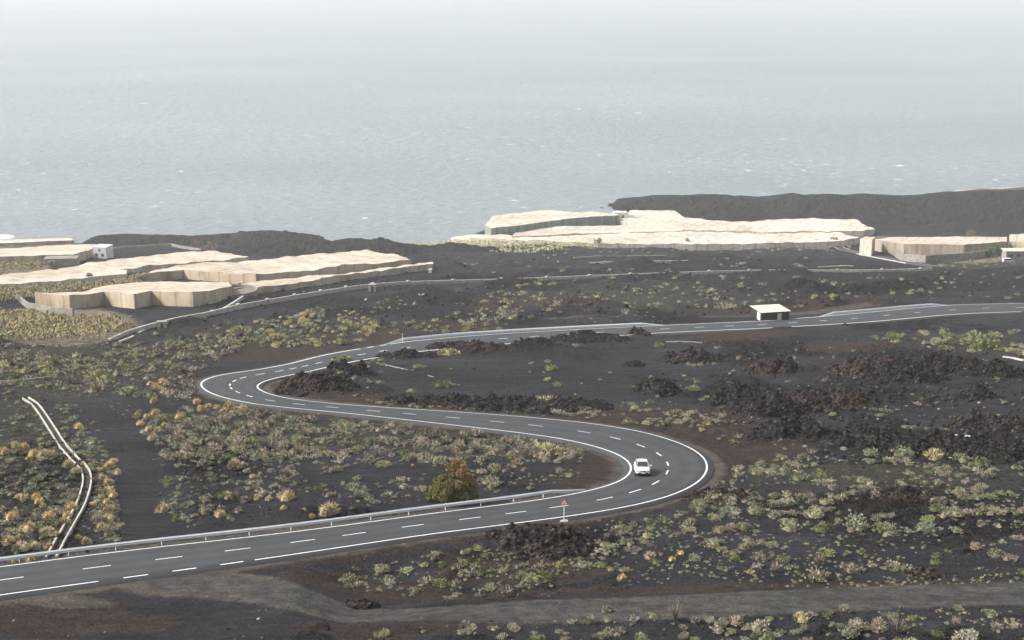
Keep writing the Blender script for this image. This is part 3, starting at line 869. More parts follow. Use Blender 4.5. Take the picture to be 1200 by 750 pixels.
GREEN_T = [dome_tmpl(230, 100 + i, r_, .105) for i, r_ in enumerate((.8, .7, .9, .65, .85, .75))]
DRY_T = [dome_tmpl(150, 200 + i, .85, .12, i % 2 == 0, .55) for i in range(4)] + [twig_tmpl(110, 230 + i) for i in range(2)]
GOLD_T = [tuft_tmpl(520, 300 + i, r_) for i, r_ in enumerate((.62, .58, .66, .54, .6))]
LOWG = [dome_tmpl(46, 400 + i, .75, .19) for i in range(6)]
LOWD = [dome_tmpl(40, 430 + i, .8, .2, True, .4) for i in range(5)]
LOWT = [tuft_tmpl(50, 450 + i, .58, True, .06) for i in range(3)]
MIDG = [dome_tmpl(110, 500 + i, .78, .13) for i in range(6)]
MIDD = [dome_tmpl(85, 530 + i, .8, .145, i % 2 == 0, .5) for i in range(5)]

TINT = {'green': [(.165, .172, .078), (.215, .212, .128), (.115, .130, .058), (.25, .24, .155), (.17, .170, .108)],
        'grey': [(.20, .205, .14), (.235, .225, .165), (.165, .175, .115)],
        'dry': [(.265, .225, .165), (.22, .185, .145), (.30, .26, .20), (.20, .17, .14)],
        'gold': [(.54, .415, .21), (.49, .40, .23), (.57, .45, .255), (.50, .42, .27)],
        'straw': [(.31, .275, .15), (.27, .245, .135)]}

plants = []        # x,y,z,size,kind,tint,px,py
PLANT_POLY = []

# occupied: no plants on roads, tracks
def on_way(P):
    x, y = P[:, 0], P[:, 1]
    r = np.interp(y, ROWY, np.arange(len(ROWY))).round().astype(int).clip(0, len(ROWY) - 1)
    c = ((x / y - COLU[0]) / (COLU[1] - COLU[0])).round().astype(int).clip(0, len(COLU) - 1)
    w = dr[r, c] < 0.9
    for k in dt: w |= dt[k][r, c] < TRACKS[k][1] + .1
    w |= dside[r, c] < 3.4
    return w

def pip(px, py, poly):
    inside = np.zeros(len(px), bool); n = len(poly); j = n - 1
    for i in range(n):
        xi_, yi_ = poly[i]; xj, yj = poly[j]
        c = ((yi_ > py) != (yj > py)) & (px < (xj - xi_) * (py - yi_) / (yj - yi_ + 1e-12) + xi_)
        inside ^= c; j = i
    return inside

def scatter(poly, dens, mix, size, clump=0.5, cs=9.0, seed=0):
    """dens: plants per 1000 px^2. mix: {kind: weight}. size m (lo, hi)"""
    r = np.random.default_rng(seed + 1000)
    p = np.array(poly); x0, y0 = p.min(0); x1, y1 = p.max(0)
    n = int((x1 - x0) * (y1 - y0) * dens / 1000)
    px = r.uniform(x0, x1, n); py = r.uniform(y0, y1, n)
    k = pip(px, py, poly); px = px[k]; py = py[k]
    if not len(px): return
    P = U(px, py)
    nz = fbm(P[:, 0] / cs, P[:, 1] / cs, 3, seed + 5) * .5 + .5
    keep = (r.uniform(0, 1, len(px)) < np.clip((nz - (.5 - .5 * (1 - clump))) * (1 + 3 * clump) + .0, 0, 1)) & ~on_way(P)
    P = P[keep]; px = px[keep]; py = py[keep]
    kinds = list(mix); w = np.array([mix[q] for q in kinds], float); w /= w.sum()
    kk = r.choice(len(kinds), len(px), p=w)
    sz = size[0] + (size[1] - size[0]) * r.uniform(0, 1, len(px)) ** 1.7
    for i in range(len(px)):
        kd = kinds[kk[i]]
        plants.append([P[i, 0], P[i, 1], P[i, 2], sz[i], kd, int(r.integers(0, len(TINT[kd]))), px[i], py[i]])

G3 = {'green': 5, 'grey': 4, 'dry': 4}
# dense scrub fields, traced from the photograph
scatter([(235, 470), (300, 483), (600, 513), (690, 528), (680, 548), (560, 555), (380, 540), (200, 545), (165, 500), (150, 475)], 48, {'green': 3, 'grey': 4, 'dry': 7}, (.4, 1.7), .55, 9, 1)
scatter([(190, 545), (380, 540), (560, 553), (690, 550), (640, 572), (480, 588), (300, 610), (185, 622)], 12, {'green': 3, 'grey': 4, 'dry': 5}, (.4, 1.15), .65, 7, 2)
scatter([(0, 405), (160, 402), (260, 395), (300, 400), (250, 425), (225, 440), (225, 468), (150, 465), (0, 452)], 60, {'green': 3, 'grey': 4, 'dry': 5, 'straw': 2}, (.5, 2.2), .5, 12, 3)
scatter([(250, 395), (310, 375), (390, 362), (430, 370), (445, 385), (425, 400), (350, 408), (270, 408)], 60, {'straw': 5, 'grey': 3, 'green': 2, 'gold': 2}, (.9, 2.3), .15, 12, 4)
scatter([(0, 452), (30, 466), (70, 520), (95, 560), (85, 600), (60, 645), (0, 650)], 36, {'green': 4, 'grey': 5, 'dry': 3}, (.4, 1.1), .45, 6, 5)
scatter([(60, 470), (100, 478), (132, 540), (148, 600), (150, 635), (110, 635), (110, 560), (60, 500)], 48, {'green': 4, 'grey': 4, 'dry': 3}, (.4, 1.2), .3, 6, 6)
scatter([(860, 548), (910, 535), (1200, 545), (1300, 560), (1300, 600), (1000, 610), (850, 610), (790, 620), (800, 600)], 40, {'green': 6, 'grey': 4, 'dry': 6}, (.3, 1.3), .75, 9, 7)
scatter([(640, 640), (800, 600), (1000, 605), (1300, 590), (1300, 676), (1000, 678), (700, 672), (600, 665)], 14, {'green': 6, 'grey': 3, 'dry': 6}, (.3, 1.15), .8, 7, 8)
scatter([(460, 655), (600, 640), (660, 648), (620, 690), (520, 705), (400, 690)], 12, {'green': 5, 'grey': 3, 'dry': 6}, (.35, .95), .4, 6, 9)
scatter([(600, 720), (1300, 712), (1300, 800), (420, 800), (430, 742), (560, 735)], 7, {'green': 5, 'grey': 2, 'dry': 5}, (.35, 1.0), .45, 6, 10)
scatter([(540, 478), (620, 478), (720, 470), (850, 490), (870, 500), (760, 500), (620, 487)], 34, {'straw': 3, 'green': 3, 'grey': 4, 'dry': 3}, (.5, 1.3), .2, 8, 11)
scatter([(410, 462), (480, 470), (560, 482), (440, 478)], 30, {'straw': 2, 'green': 4, 'grey': 4, 'dry': 2}, (.4, 1.1), .3, 8, 12)
scatter([(330, 430), (440, 415), (470, 430), (440, 455), (340, 465)], 14, {'straw': 3, 'green': 3, 'dry': 2}, (.4, 1.2), .3, 8, 13)
scatter([(620, 330), (900, 318), (930, 350), (860, 365), (560, 380), (500, 385), (560, 350)], 20, {'straw': 4, 'grey': 5, 'green': 3, 'dry': 4}, (.8, 2.4), .75, 22, 14)
scatter([(440, 380), (600, 372), (600, 388), (460, 392)], 30, {'straw': 4, 'grey': 4, 'green': 2}, (.9, 2.0), .4, 16, 15)
scatter([(930, 320), (1300, 318), (1300, 352), (1000, 354), (930, 362)], 14, {'straw': 3, 'grey': 6, 'green': 3, 'dry': 3}, (.8, 2.2), .7, 18, 16)
scatter([(1020, 398), (1100, 388), (1300, 384), (1300, 425), (1100, 410)], 28, {'green': 5, 'grey': 5, 'straw': 2}, (.8, 2.1), .45, 12, 17)
scatter([(800, 400), (1200, 425), (1300, 545), (880, 530), (720, 470)], 3.6, {'green': 4, 'grey': 3, 'dry': 4, 'straw': 1}, (.4, 1.3), .5, 12, 18)
scatter([(440, 420), (800, 400), (830, 460), (620, 465), (440, 455)], 1.2, {'green': 4, 'straw': 3}, (.5, 1.2), .4, 12, 19)
scatter([(1085, 300), (1300, 300), (1300, 316), (1100, 314)], 60, {'green': 7, 'grey': 2}, (1.2, 2.8), .2, 14, 20)
scatter([(620, 286), (1000, 284), (1000, 296), (620, 298)], 26, {'straw': 4, 'grey': 3, 'green': 2}, (1.2, 2.6), .4, 22, 21)
scatter([(160, 392), (330, 366), (480, 345), (480, 362), (300, 385), (200, 400)], 11, {'grey': 5, 'green': 3, 'straw': 2}, (.7, 1.8), .6, 18, 22)
scatter([(520, 300), (980, 298), (980, 316), (520, 322)], 9, {'grey': 5, 'dry': 5, 'straw': 2}, (.9, 2.2), .6, 22, 23)
scatter([(840, 560), (900, 545), (880, 590), (800, 610), (760, 608)], 14, {'green': 4, 'dry': 5}, (.4, 1.0), .5, 6, 24)

# golden tussocks, one by one
GOLD = [(25, 584, 16), (14, 605, 14), (33, 618, 18), (15, 622, 10), (58, 606, 15), (55, 622, 16), (63, 600, 10), (75, 612, 16), (84, 595, 16), (79, 604, 13), (10, 635, 16), (26, 641, 17), (40, 640, 15), (57, 640, 11), (66, 628, 8), (3, 598, 10), (46, 588, 10),
        (117, 602, 12), (126, 596, 13), (126, 608, 14), (119, 617, 12), (124, 620, 10), (101, 635, 13), (92, 630, 8), (38, 655, 16), (15, 657, 12), (50, 592, 8), (42, 582, 10), (118, 583, 10), (125, 588, 10), (132, 580, 12), (127, 573, 12), (109, 590, 9),
        (191, 596, 17), (258, 603, 14), (276, 545, 17), (267, 578, 8), (269, 584, 7), (302, 582, 9), (315, 584, 9), (336, 581, 19), (332, 595, 8), (356, 598, 6), (365, 606, 8), (385, 600, 23), (495, 574, 10), (300, 585, 6), (729, 676, 12), (161, 488, 9), (172, 487, 9), (182, 484, 11), (165, 496, 10), (175, 503, 10), (187, 492, 13), (186, 504, 11), (180, 513, 14), (168, 506, 8), (212, 488, 13), (193, 498, 8), (236, 479, 11), (244, 475, 9), (254, 477, 8), (262, 482, 10), (268, 476, 14), (285, 482, 14), (277, 479, 8), (180, 470, 9), (231, 471, 9), (209, 501, 9), (92, 500, 10), (182, 452, 9), (176, 449, 8), (190, 447, 9), (186, 455, 8), (196, 450, 8), (28, 525, 12), (40, 530, 14), (50, 532, 14), (60, 532, 12), (18, 522, 10), (34, 537, 9), (5, 528, 12), (80, 545, 14), (90, 550, 12), (97, 546, 9), (128, 545, 13), (137, 553, 12), (120, 560, 12), (127, 565, 12), (133, 540, 11), (116, 550, 9), (296, 558, 8), (788, 655, 9), (798, 648, 8), (716, 668, 8)]
for (x, y, w) in GOLD:
    P = U(x, y + w * .22)[0]
    plants.append([P[0], P[1], P[2] - .05, w / pxm(y) * 1.02, 'gold', int(rng.integers(0, 4)), x, y])
# a few plants worth placing by hand: (x, y of the foot, width px, kind)
HAND = [(122, 447, 40, 'straw'), (118, 440, 22, 'green'), (330, 527, 14, 'dry'), (640, 530, 34, 'straw'), (405, 683, 24, 'green'), (447, 669, 20, 'green'), (476, 671, 18, 'green'), (458, 685, 16, 'grey'), (500, 682, 14, 'dry'), (517, 686, 22, 'green'), (541, 673, 10, 'green'), (576, 691, 16, 'green'), (594, 697, 16, 'dry'), (635, 681, 26, 'green'), (618, 680, 14, 'green'), (685, 664, 22, 'grey'), (655, 665, 16, 'green'), (708, 640, 12, 'green'), (731, 636, 16, 'grey'), (711, 718, 13, 'dry'), (765, 724, 14, 'green'), (671, 730, 11, 'dry'), (815, 730, 14, 'dry'), (832, 728, 13, 'grey'), (862, 732, 16, 'dry'), (890, 738, 24, 'grey'), (791, 727, 22, 'dry'),
        (941, 726, 22, 'straw'), (905, 746, 14, 'green'), (1004, 738, 16, 'dry'), (995, 745, 26, 'grey'), (1050, 743, 26, 'dry'), (1060, 738, 12, 'green'), (1133, 748, 30, 'grey'), (1098, 745, 18, 'green'), (1000, 671, 22, 'dry'), (957, 682, 22, 'dry'), (971, 650, 18, 'green'), (917, 657, 18, 'green'), (1052, 669, 20, 'green'), (1067, 672, 18, 'grey'), (1096, 654, 14, 'green'), (1166, 653, 20, 'green'), (1182, 657, 16, 'dry'), (1143, 643, 14, 'dry'), (1096, 661, 14, 'green'), (925, 622, 20, 'green'), (1005, 620, 30, 'grey'), (1044, 628, 22, 'green'), (963, 623, 22, 'green'), (1085, 622, 26, 'grey'), (1088, 610, 18, 'green'), (956, 605, 20, 'green'), (919, 591, 18, 'grey'), (1032, 620, 16, 'green'),
        (920, 557, 16, 'green'), (935, 562, 20, 'green'), (963, 560, 20, 'green'), (1060, 535, 26, 'green'), (1100, 538, 28, 'straw'), (1020, 533, 18, 'green'), (1130, 540, 20, 'grey'), (1150, 545, 22, 'green'), (885, 600, 20, 'green'), (870, 620, 16, 'green'), (905, 640, 16, 'grey'), (780, 612, 14, 'green'), (640, 472, 26, 'straw'), (490, 431, 14, 'green'), (483, 460, 10, 'green'), (515, 453, 20, 'green'), (646, 433, 15, 'green'), (654, 453, 12, 'green'), (676, 406, 8, 'green'), (773, 407, 14, 'green'), (813, 457, 14, 'straw'), (525, 416, 20, 'green'), (400, 425, 22, 'green'), (1047, 398, 16, 'green'), (1150, 408, 34, 'green'), (1100, 402, 14, 'green')]
for (x, y, w, kd) in HAND:
    P = U(x, y)[0]
    plants.append([P[0], P[1], P[2] - .04, w / pxm(y) * 1.0, kd, int(rng.integers(0, len(TINT[kd]))), x, y])
print('plants', len(plants), time.time() - T0)

# which of them become objects of their own: the ones that show largest
ZONES = [('low down left of the twin channel', [(0, 560), (95, 560), (105, 600), (70, 662), (0, 662)]),
         ('between twin channel and ash track', [(60, 470), (100, 470), (150, 560), (145, 640), (70, 645), (95, 600), (105, 560)]),
         ('on rocks left of the twin channel', [(0, 450), (60, 470), (100, 560), (0, 560)]),
         ('beyond the left hairpin', [(0, 395), (450, 355), (450, 410), (240, 438), (225, 450), (0, 452)]),
         ('by the left hairpin', [(145, 440), (300, 440), (300, 492), (145, 492)]),
         ('in the field beside the ash track', [(145, 492), (300, 492), (300, 625), (145, 640)]),
         ('left of the brown leaved tree', [(300, 475), (500, 495), (500, 602), (300, 625)]),
         ('right of the brown leaved tree', [(500, 495), (700, 515), (700, 585), (500, 602)]),
         ('inside the loop of the upper road', [(320, 400), (860, 392), (860, 505), (320, 480)]),
         ('behind the upper road', [(0, 280), (1300, 280), (1300, 356), (1000, 362), (780, 380), (450, 400)]),
         ('between lower road and gravel track', [(300, 640), (640, 610), (640, 715), (300, 710)]),
         ('right of the warning sign', [(640, 608), (840, 560), (840, 715), (640, 715)]),
         ('in front of the gravel track', [(0, 700), (1300, 696), (1300, 860), (0, 860)]),
         ('just above the right gravel track', [(840, 625), (1300, 625), (1300, 700), (840, 708)]),
         ('on the slope right of the car bend', [(840, 545), (1300, 545), (1300, 625), (840, 625)]),
         ('among the lava outcrops on the right', [(800, 380), (1300, 370), (1300, 545), (820, 545)])]
LOOK = {'green': ['fresh green rounded shrub', 'pale green rounded shrub', 'dark green rounded shrub', 'light olive rounded shrub', 'dull green rounded shrub'],
        'grey': ['grey green low shrub', 'silvery low shrub', 'dull grey green shrub'],
        'dry': ['dry brown bush', 'withered brown bush', 'pale dry bush', 'dark dry bush'],
        'gold': ['golden grass tussock', 'ochre grass tussock', 'bright golden tussock', 'straw gold tussock'],
        'straw': ['straw coloured bush', 'yellowish bush']}
NAME = {'green': 'green_shrub', 'grey': 'grey_shrub', 'dry': 'dry_bush', 'gold': 'grass_tussock', 'straw': 'straw_bush'}
CAT = {'green': 'shrub', 'grey': 'shrub', 'dry': 'bush', 'gold': 'tussock', 'straw': 'bush'}
ORD = ['leftmost', 'second from the left', 'third from the left', 'fourth from the left', 'fifth from the left', 'sixth from the left', 'seventh from the left', 'eighth from the left', 'ninth from the left', 'tenth from the left', 'eleventh from the left', 'twelfth from the left']
ORDS = [o.replace(' from the left', '') for o in ORD]
QUOTA = {'green': 170, 'grey': 95, 'dry': 150, 'gold': 140, 'straw': 60}
big = {k: [] for k in QUOTA}
for i, p in enumerate(plants):
    if -5 < p[6] < 1205 and p[7] < 752:
        p.append(p[3] * pxm(min(max(p[7], 285), 760)))
        big[p[4]].append(i)
    else: p.append(0)
chosen = set()
for k, l in big.items():
    l.sort(key=lambda i: -plants[i][8]); chosen |= set(l[:QUOTA[k]])
tm_cache = {}
TM = {'green': GREEN_T, 'grey': GREEN_T, 'dry': DRY_T, 'gold': GOLD_T, 'straw': [dome_tmpl(230, 700 + i, .75, .09, True, .5) for i in range(4)]}
LOW = {'green': (MIDG, LOWG), 'grey': (MIDG, LOWG), 'dry': (MIDD, LOWD), 'gold': (LOWT, LOWT), 'straw': (MIDD, LOWD)}
lab = {}
for i in chosen:
    p = plants[i]; x, y = p[6], p[7]; z = 'on the volcanic slope'
    for nm, poly in ZONES:
        if pip(np.array([x]), np.array([y]), poly)[0]: z = nm; break
    lab.setdefault((p[4], p[5], z), []).append(i)
final = {}
for (kd, ti, z), l in lab.items():
    l.sort(key=lambda i: plants[i][6])
    look = LOOK[kd][ti]
    if len(l) <= 12:
        for q, i in enumerate(l): final[i] = ('only ' if len(l) == 1 else '') and f'{look} {z}' or f'{ORD[q]} {look} {z}'
        if len(l) == 1: final[l[0]] = f'{look} {z}'
        elif len(l) > 1: final[l[-1]] = f'rightmost {look} {z}'
    else:
        l2 = sorted(l, key=lambda i: -plants[i][8])
        h_ = l2[:12]; rest = l2[12:]
        h_.sort(key=lambda i: plants[i][6])
        for q, i in enumerate(h_): final[i] = f'{ORDS[q]} large {look} {z}'
        for i in rest: final[i] = f'small {look} {z}'
for i in sorted(chosen, key=lambda i: -plants[i][8]):
    x, y, z, sz, kd, ti, px_, py_, vis = plants[i]
    q = int(rng.integers(0, len(TM[kd])))
    key = (kd, ti, q)
    if key not in tm_cache:
        V, Ff, tn = TM[kd][q]
        me_o = mk(NAME[kd], V, Ff, M_['leaf'], cols={'tint': tn[:, None] * np.array(TINT[kd][ti])})
        tm_cache[key] = me_o.data; o = me_o
    else:
        o = bpy.data.objects.new(NAME[kd], tm_cache[key]); COL.objects.link(o)
    o.location = (x, y, z); o.rotation_euler = (0, 0, float(rng.uniform(0, 6.28)))
    hs = {'dry': 1.15}.get(kd, 1.0) * rng.uniform(.85, 1.1)
    o.scale = (sz * 1.1, sz * 1.1, sz * hs)
    tag(o, final[i], CAT[kd], {'green': 'green shrubs on the ash slopes', 'grey': 'grey green shrubs on the ash slopes', 'dry': 'dry bushes on the ash slopes', 'gold': 'golden grass tussocks', 'straw': 'straw coloured bushes'}[kd])

def merge(name, items, label, m=None):
    """items: list of (template, x, y, z, sx, sz, rot, tint)"""
    VV = []; FF = []; CC = []; n = 0
    for (tm, x, y, z, sx, sz, ro, ti) in items:
        V, Ff, tn = tm; c, s_ = math.cos(ro), math.sin(ro)
        VV.append(np.stack([x + (V[:, 0] * c - V[:, 1] * s_) * sx, y + (V[:, 0] * s_ + V[:, 1] * c) * sx, z + V[:, 2] * sz], 1))
        FF.append(Ff + n); n += len(V); CC.append(tn[:, None] * np.array(ti))
    o = mk(name, np.concatenate(VV), np.concatenate(FF), m or M_['leaf'], cols={'tint': np.concatenate(CC)})
    return tag(o, label, kind='stuff')
items = []
for i, p in enumerate(plants):
    if i in chosen: continue
    x, y, z, sz, kd, ti, px_, py_, vis = p
    pool = LOW[kd][0] if py_ > 470 else LOW[kd][1]
    k = float(rng.uniform(.8, 1.15))
    items.append((pool[int(rng.integers(0, len(pool)))], x, y, z, sz * 1.1, sz * rng.uniform(.8, 1.1), rng.uniform(0, 6.28), tuple(c * k for c in TINT[kd][ti])))
# tiny low herbs between the shrubs
r2 = np.random.default_rng(77)
herb = []
for (poly, dens) in (([(0, 400), (240, 400), (230, 470), (690, 520), (700, 560), (480, 590), (150, 630), (0, 655)], 22), ([(620, 640), (860, 560), (900, 535), (1250, 540), (1250, 690), (600, 690)], 19),
                     ([(400, 660), (640, 640), (640, 700), (420, 700)], 20), ([(450, 725), (1250, 715), (1250, 800), (430, 800)], 14), ([(300, 370), (620, 330), (980, 318), (1250, 320), (1250, 360), (440, 395)], 10), ([(440, 470), (880, 470), (900, 510), (600, 490)], 14), ([(820, 400), (1250, 395), (1250, 540), (900, 540)], 5)):
    p = np.array(poly); n = int(np.ptp(p[:, 0]) * np.ptp(p[:, 1]) * dens / 1000)
    hx = r2.uniform(p[:, 0].min(), p[:, 0].max(), n); hy = r2.uniform(p[:, 1].min(), p[:, 1].max(), n)
    k = pip(hx, hy, poly); hx = hx[k]; hy = hy[k]; P = U(hx, hy); ok = ~on_way(P) & (fbm(P[:, 0] / 7, P[:, 1] / 7, 3, 99) > r2.uniform(-.05, .3, len(P)))
    for P_, yy in zip(P[ok], hy[ok]):
        kd = ['green', 'grey', 'dry', 'straw'][int(r2.choice(4, p=[.3, .3, .3, .1]))]
        s_ = r2.uniform(.16, .42) * (1.5 if yy < 420 else 1)
        items.append((LOWG[int(r2.integers(0, 6))] if kd in ('green', 'grey') else LOWD[int(r2.integers(0, 5))], P_[0], P_[1], P_[2], s_, s_ * .9, r2.uniform(0, 6.28), TINT[kd][0]))
merge('ground_cover', items, 'low scrub and small herbs covering the black ash')
print('scrub', len(items), time.time() - T0)

# ------------------------------------------------------------------ BANANA FIELDS
BT = [banana_tmpl(i) for i in range(7)]
def bananas(label, poly, spacing, sc, tints, seed):
    spacing *= .8; sc *= .85
    r = np.random.default_rng(seed)
    pp = np.array(poly, float)
    W = unproj_base(pp[:, 0], pp[:, 1])
    x0, y0 = W[:, 0].min(), W[:, 1].min(); x1, y1 = W[:, 0].max(), W[:, 1].max()
    xs = np.arange(x0, x1, spacing); ys = np.arange(y0, y1, spacing * 1.25)
    XX, YY = np.meshgrid(xs, ys); XX = XX.ravel() + r.normal(0, spacing * .2, XX.size); YY = YY.ravel() + r.normal(0, spacing * .2, YY.size)
    k = pip(XX, YY, [tuple(w[:2]) for w in W]); XX = XX[k]; YY = YY[k]; Z = hz(XX, YY)
    it = []
    for x, y, z in zip(XX, YY, Z):
        if r.uniform() < .06: continue
        s_ = sc * r.uniform(.75, 1.15); t_ = tints[int(r.integers(0, len(tints)))]
        it.append((BT[int(r.integers(0, 7))], x, y, z - .1, s_, s_, r.uniform(0, 6.28), t_))
    if it: merge('banana_plants', it, label)
BAN = [(.27, .21, .11), (.24, .20, .10), (.25, .23, .12), (.20, .20, .09), (.30, .23, .13)]
BY = [(.50, .46, .24), (.40, .38, .2), (.30, .30, .16), (.55, .5, .32)]
bananas('rows of brownish banana plants in the field on the left', [(-90, 372), (0, 372), (40, 370), (110, 376), (158, 380), (150, 392), (120, 403), (0, 404), (-90, 404)], 2.3, .95, BAN, 1)
bananas('banana rows beside the long cream greenhouse', [(-60, 350), (0, 344), (60, 340), (150, 332), (172, 336), (120, 343), (40, 353), (0, 358), (-60, 362)], 2.6, .95, BAN, 2)
bananas('banana rows behind the long cream greenhouse', [(-60, 309), (0, 308), (55, 307), (70, 311), (40, 319), (-60, 322)], 3.0, .95, BAN, 3)
bananas('pale yellow banana rows left of the big greenhouses', [(470, 290), (520, 287), (600, 289), (660, 290), (700, 293), (640, 296), (560, 296), (500, 293)], 3.0, 1.0, BY, 4)
bananas('narrow dark banana row by the shore', [(-40, 293), (60, 291), (100, 290), (100, 292), (0, 295), (-40, 296)], 2.8, .8, BAN, 5)
bananas('banana gap between the two pale greenhouses', [(150, 329), (172, 325), (172, 329), (152, 332)], 2.8, .9, BAN, 6)

# ------------------------------------------------------------------ GREENHOUSES
import bmesh
def greenhouse(label, poly, h, roof='net', side='net_side', wob=0.5, down=0.0, group='cream netted greenhouses', seed=0):
    pp = np.array(poly, float)
    W = unproj_base(pp[:, 0], pp[:, 1], h)
    c = W.mean(0); c[2] = h0(c[0], c[1])
    root = empty('greenhouse', c)
    # dense outline
    n = len(W); D = []
    for i in range(n):
        a, b = W[i], W[(i + 1) % n]; L = np.linalg.norm(b - a); k = max(1, int(L / 2.5))
        for j in range(k): D.append(a + (b - a) * j / k)
    D = np.array(D)
    def top(x, y):
        hh = h + fbm(x / 17, y / 17, 3, seed + 3) * wob * .7 + fbm(x / 5, y / 5, 3, seed + 9) * .35 * min(wob, .8) + (np.abs(((x * .8 + y * .25) / 8.0) % 1 - .5) - .25) * wob * .7
        return h0(x, y) + hh
    # walls
    k = len(D)
    zt = top(D[:, 0], D[:, 1]); zb = h0(D[:, 0], D[:, 1]) - 1.2 - down
    # pull walls slightly in: tiny waviness of the netting
    Vt = np.stack([D[:, 0], D[:, 1], zt], -1); Vb = np.stack([D[:, 0], D[:, 1], zb], -1)
    V = np.concatenate([Vt, Vb]) - c
    mk('side_net', V, [(i, (i + 1) % k, (i + 1) % k + k, i + k) for i in range(k)], M_[side], root)
    bm = bmesh.new()
    vs = [bm.verts.new((p[0] - c[0], p[1] - c[1], 0)) for p in D]
    bm.faces.new(vs); bmesh.ops.triangulate(bm, faces=bm.faces[:])
    # grid cuts to give the roof its folds
    x0, y0 = D[:, 0].min() - c[0], D[:, 1].min() - c[1]; x1, y1 = D[:, 0].max() - c[0], D[:, 1].max() - c[1]
    for x in np.arange(x0 + 1.1, x1, 2.4):
        bmesh.ops.bisect_plane(bm, geom=bm.verts[:] + bm.edges[:] + bm.faces[:], plane_co=(x, 0, 0), plane_no=(1, 0, 0))
    for y in np.arange(y0 + 1.1, y1, 3.0):
        bmesh.ops.bisect_plane(bm, geom=bm.verts[:] + bm.edges[:] + bm.faces[:], plane_co=(0, y, 0), plane_no=(0, 1, 0))
    co = np.array([v.co[:] for v in bm.verts]); z = top(co[:, 0] + c[0], co[:, 1] + c[1]) - c[2]
    for v, q in zip(bm.verts, z): v.co.z = q + .02
    bmesh.ops.recalc_face_normals(bm, faces=bm.faces[:])
    me = bpy.data.meshes.new('roof_net'); bm.to_mesh(me); bm.free(); me.materials.append(M_[roof])
    o = bpy.data.objects.new('roof_net', me); COL.objects.link(o); o.parent = root
    # posts standing proud along the near wall
    tag(root, label, 'greenhouse', group); return root

greenhouse('thin white greenhouse nearest the surf on the far left', [(-60, 283), (0, 281), (84, 278.5), (86, 281.5), (0, 285), (-60, 287)], 2.5, 'net_white', 'net_side', .3, seed=1)
greenhouse('pale greenhouse beside the little white house', [(-60, 296), (0, 291.5), (58, 288), (111, 286), (120, 288.5), (104, 293), (84, 298), (0, 301), (-60, 304)], 4.0, 'net', 'net_side', .5, seed=2)
greenhouse('long cream greenhouse stretching in from the left edge', [(-60, 331), (0, 323), (76, 313.5), (127, 305), (192, 298), (243, 294), (263, 296), (291, 301.5), (270, 303.5), (225, 307.5), (137, 315), (149, 316), (148, 322), (53, 330), (0, 334), (-60, 339)], 2.2, 'net', 'net_white', .9, seed=3)
greenhouse('large cream greenhouse with peaked roof in the centre left', [(171, 319), (215, 311), (300, 304.6), (376, 298), (429, 292.7), (444, 296.5), (462, 298), (482, 304.5), (440, 309), (404, 311), (389, 313.5), (320, 321), (300, 322), (266, 320.5), (215, 316.5)], 3.6, 'net', 'net_side', .9, seed=4)
greenhouse('cream greenhouse with tall tan zigzag front wall', [(40.5, 342.6), (96, 341), (109, 337.5), (142, 333), (172, 329), (268, 331.5), (272, 335), (246, 341), (225.5, 343.4), (177, 341), (157, 345), (121.6, 342), (81, 346), (61, 344.4)], 3.8, 'net', 'net_side', .5, seed=5)
greenhouse('narrow tan net strip below the peaked greenhouse', [(268, 333), (300, 330), (376, 323), (452, 314), (507, 306.5), (508, 309), (440, 317.5), (376, 326), (338, 333), (300, 337), (272, 339)], 2.2, 'net', 'net_side', .8, seed=6)
greenhouse('greenhouse with greenish side wall behind the others', [(568, 264), (586, 261), (600, 258), (676, 249), (694, 247.8), (722, 250.5), (726, 252), (700, 253.5), (660, 257), (600, 265), (575, 267)], 7.0, 'net_white', 'net_green', .4, seed=7)
greenhouse('middle cream greenhouse with flat roof before the green wall', [(611, 268), (640, 265.5), (726, 264.5), (790, 266), (800, 270.5), (700, 273), (600, 277), (604, 271)], 3.5, 'net_white', 'net_side', .5, seed=8)
greenhouse('wide cream greenhouse at the foot of the dark hill', [(727, 259), (745, 249.5), (780, 249.5), (802, 255), (850, 259), (880, 260), (900, 257.3), (950, 256.5), (1004, 257.5), (1011, 263), (1025, 268), (1011, 271), (986, 271), (900, 272), (800, 269.5), (760, 265)], 3.5, 'net_white', 'net_white', .9, seed=9)
greenhouse('front strip of cream greenhouse above the yellow banana rows', [(528, 279), (600, 276), (700, 273.5), (800, 271.5), (900, 273), (985, 272.5), (991, 276), (1007, 279), (980, 283), (900, 285.5), (815, 286), (701, 285), (658, 283), (600, 281), (540, 281)], 3.0, 'net_white', 'net_white', .9, seed=10)
greenhouse('cream greenhouse with high tan wall beside the far road', [(1022, 280), (1049, 277.8), (1120, 277.5), (1180, 277.5), (1180, 283), (1130, 287), (1060, 286), (1045, 284)], 6.0, 'net', 'stone_wall', .4, seed=11)
greenhouse('tall tan netted block standing at the far right edge', [(1183, 275), (1200, 274), (1300, 274), (1300, 288), (1183, 283)], 5.0, 'net', 'net_side', .4, seed=12)
greenhouse('small cream netted cube at the start of the net wall', [(1008, 280), (1014, 277.5), (1026, 277.5), (1022, 281)], 8.0, 'net', 'net_white', .3, seed=13)
xs = np.array([1108, 1125, 1150, 1175, 1200, 1250, 1300, 1360]); ty = np.array([226.0, 223.2, 221.6, 220.4, 219.4, 217.4, 215.0, 212.0])
V = []
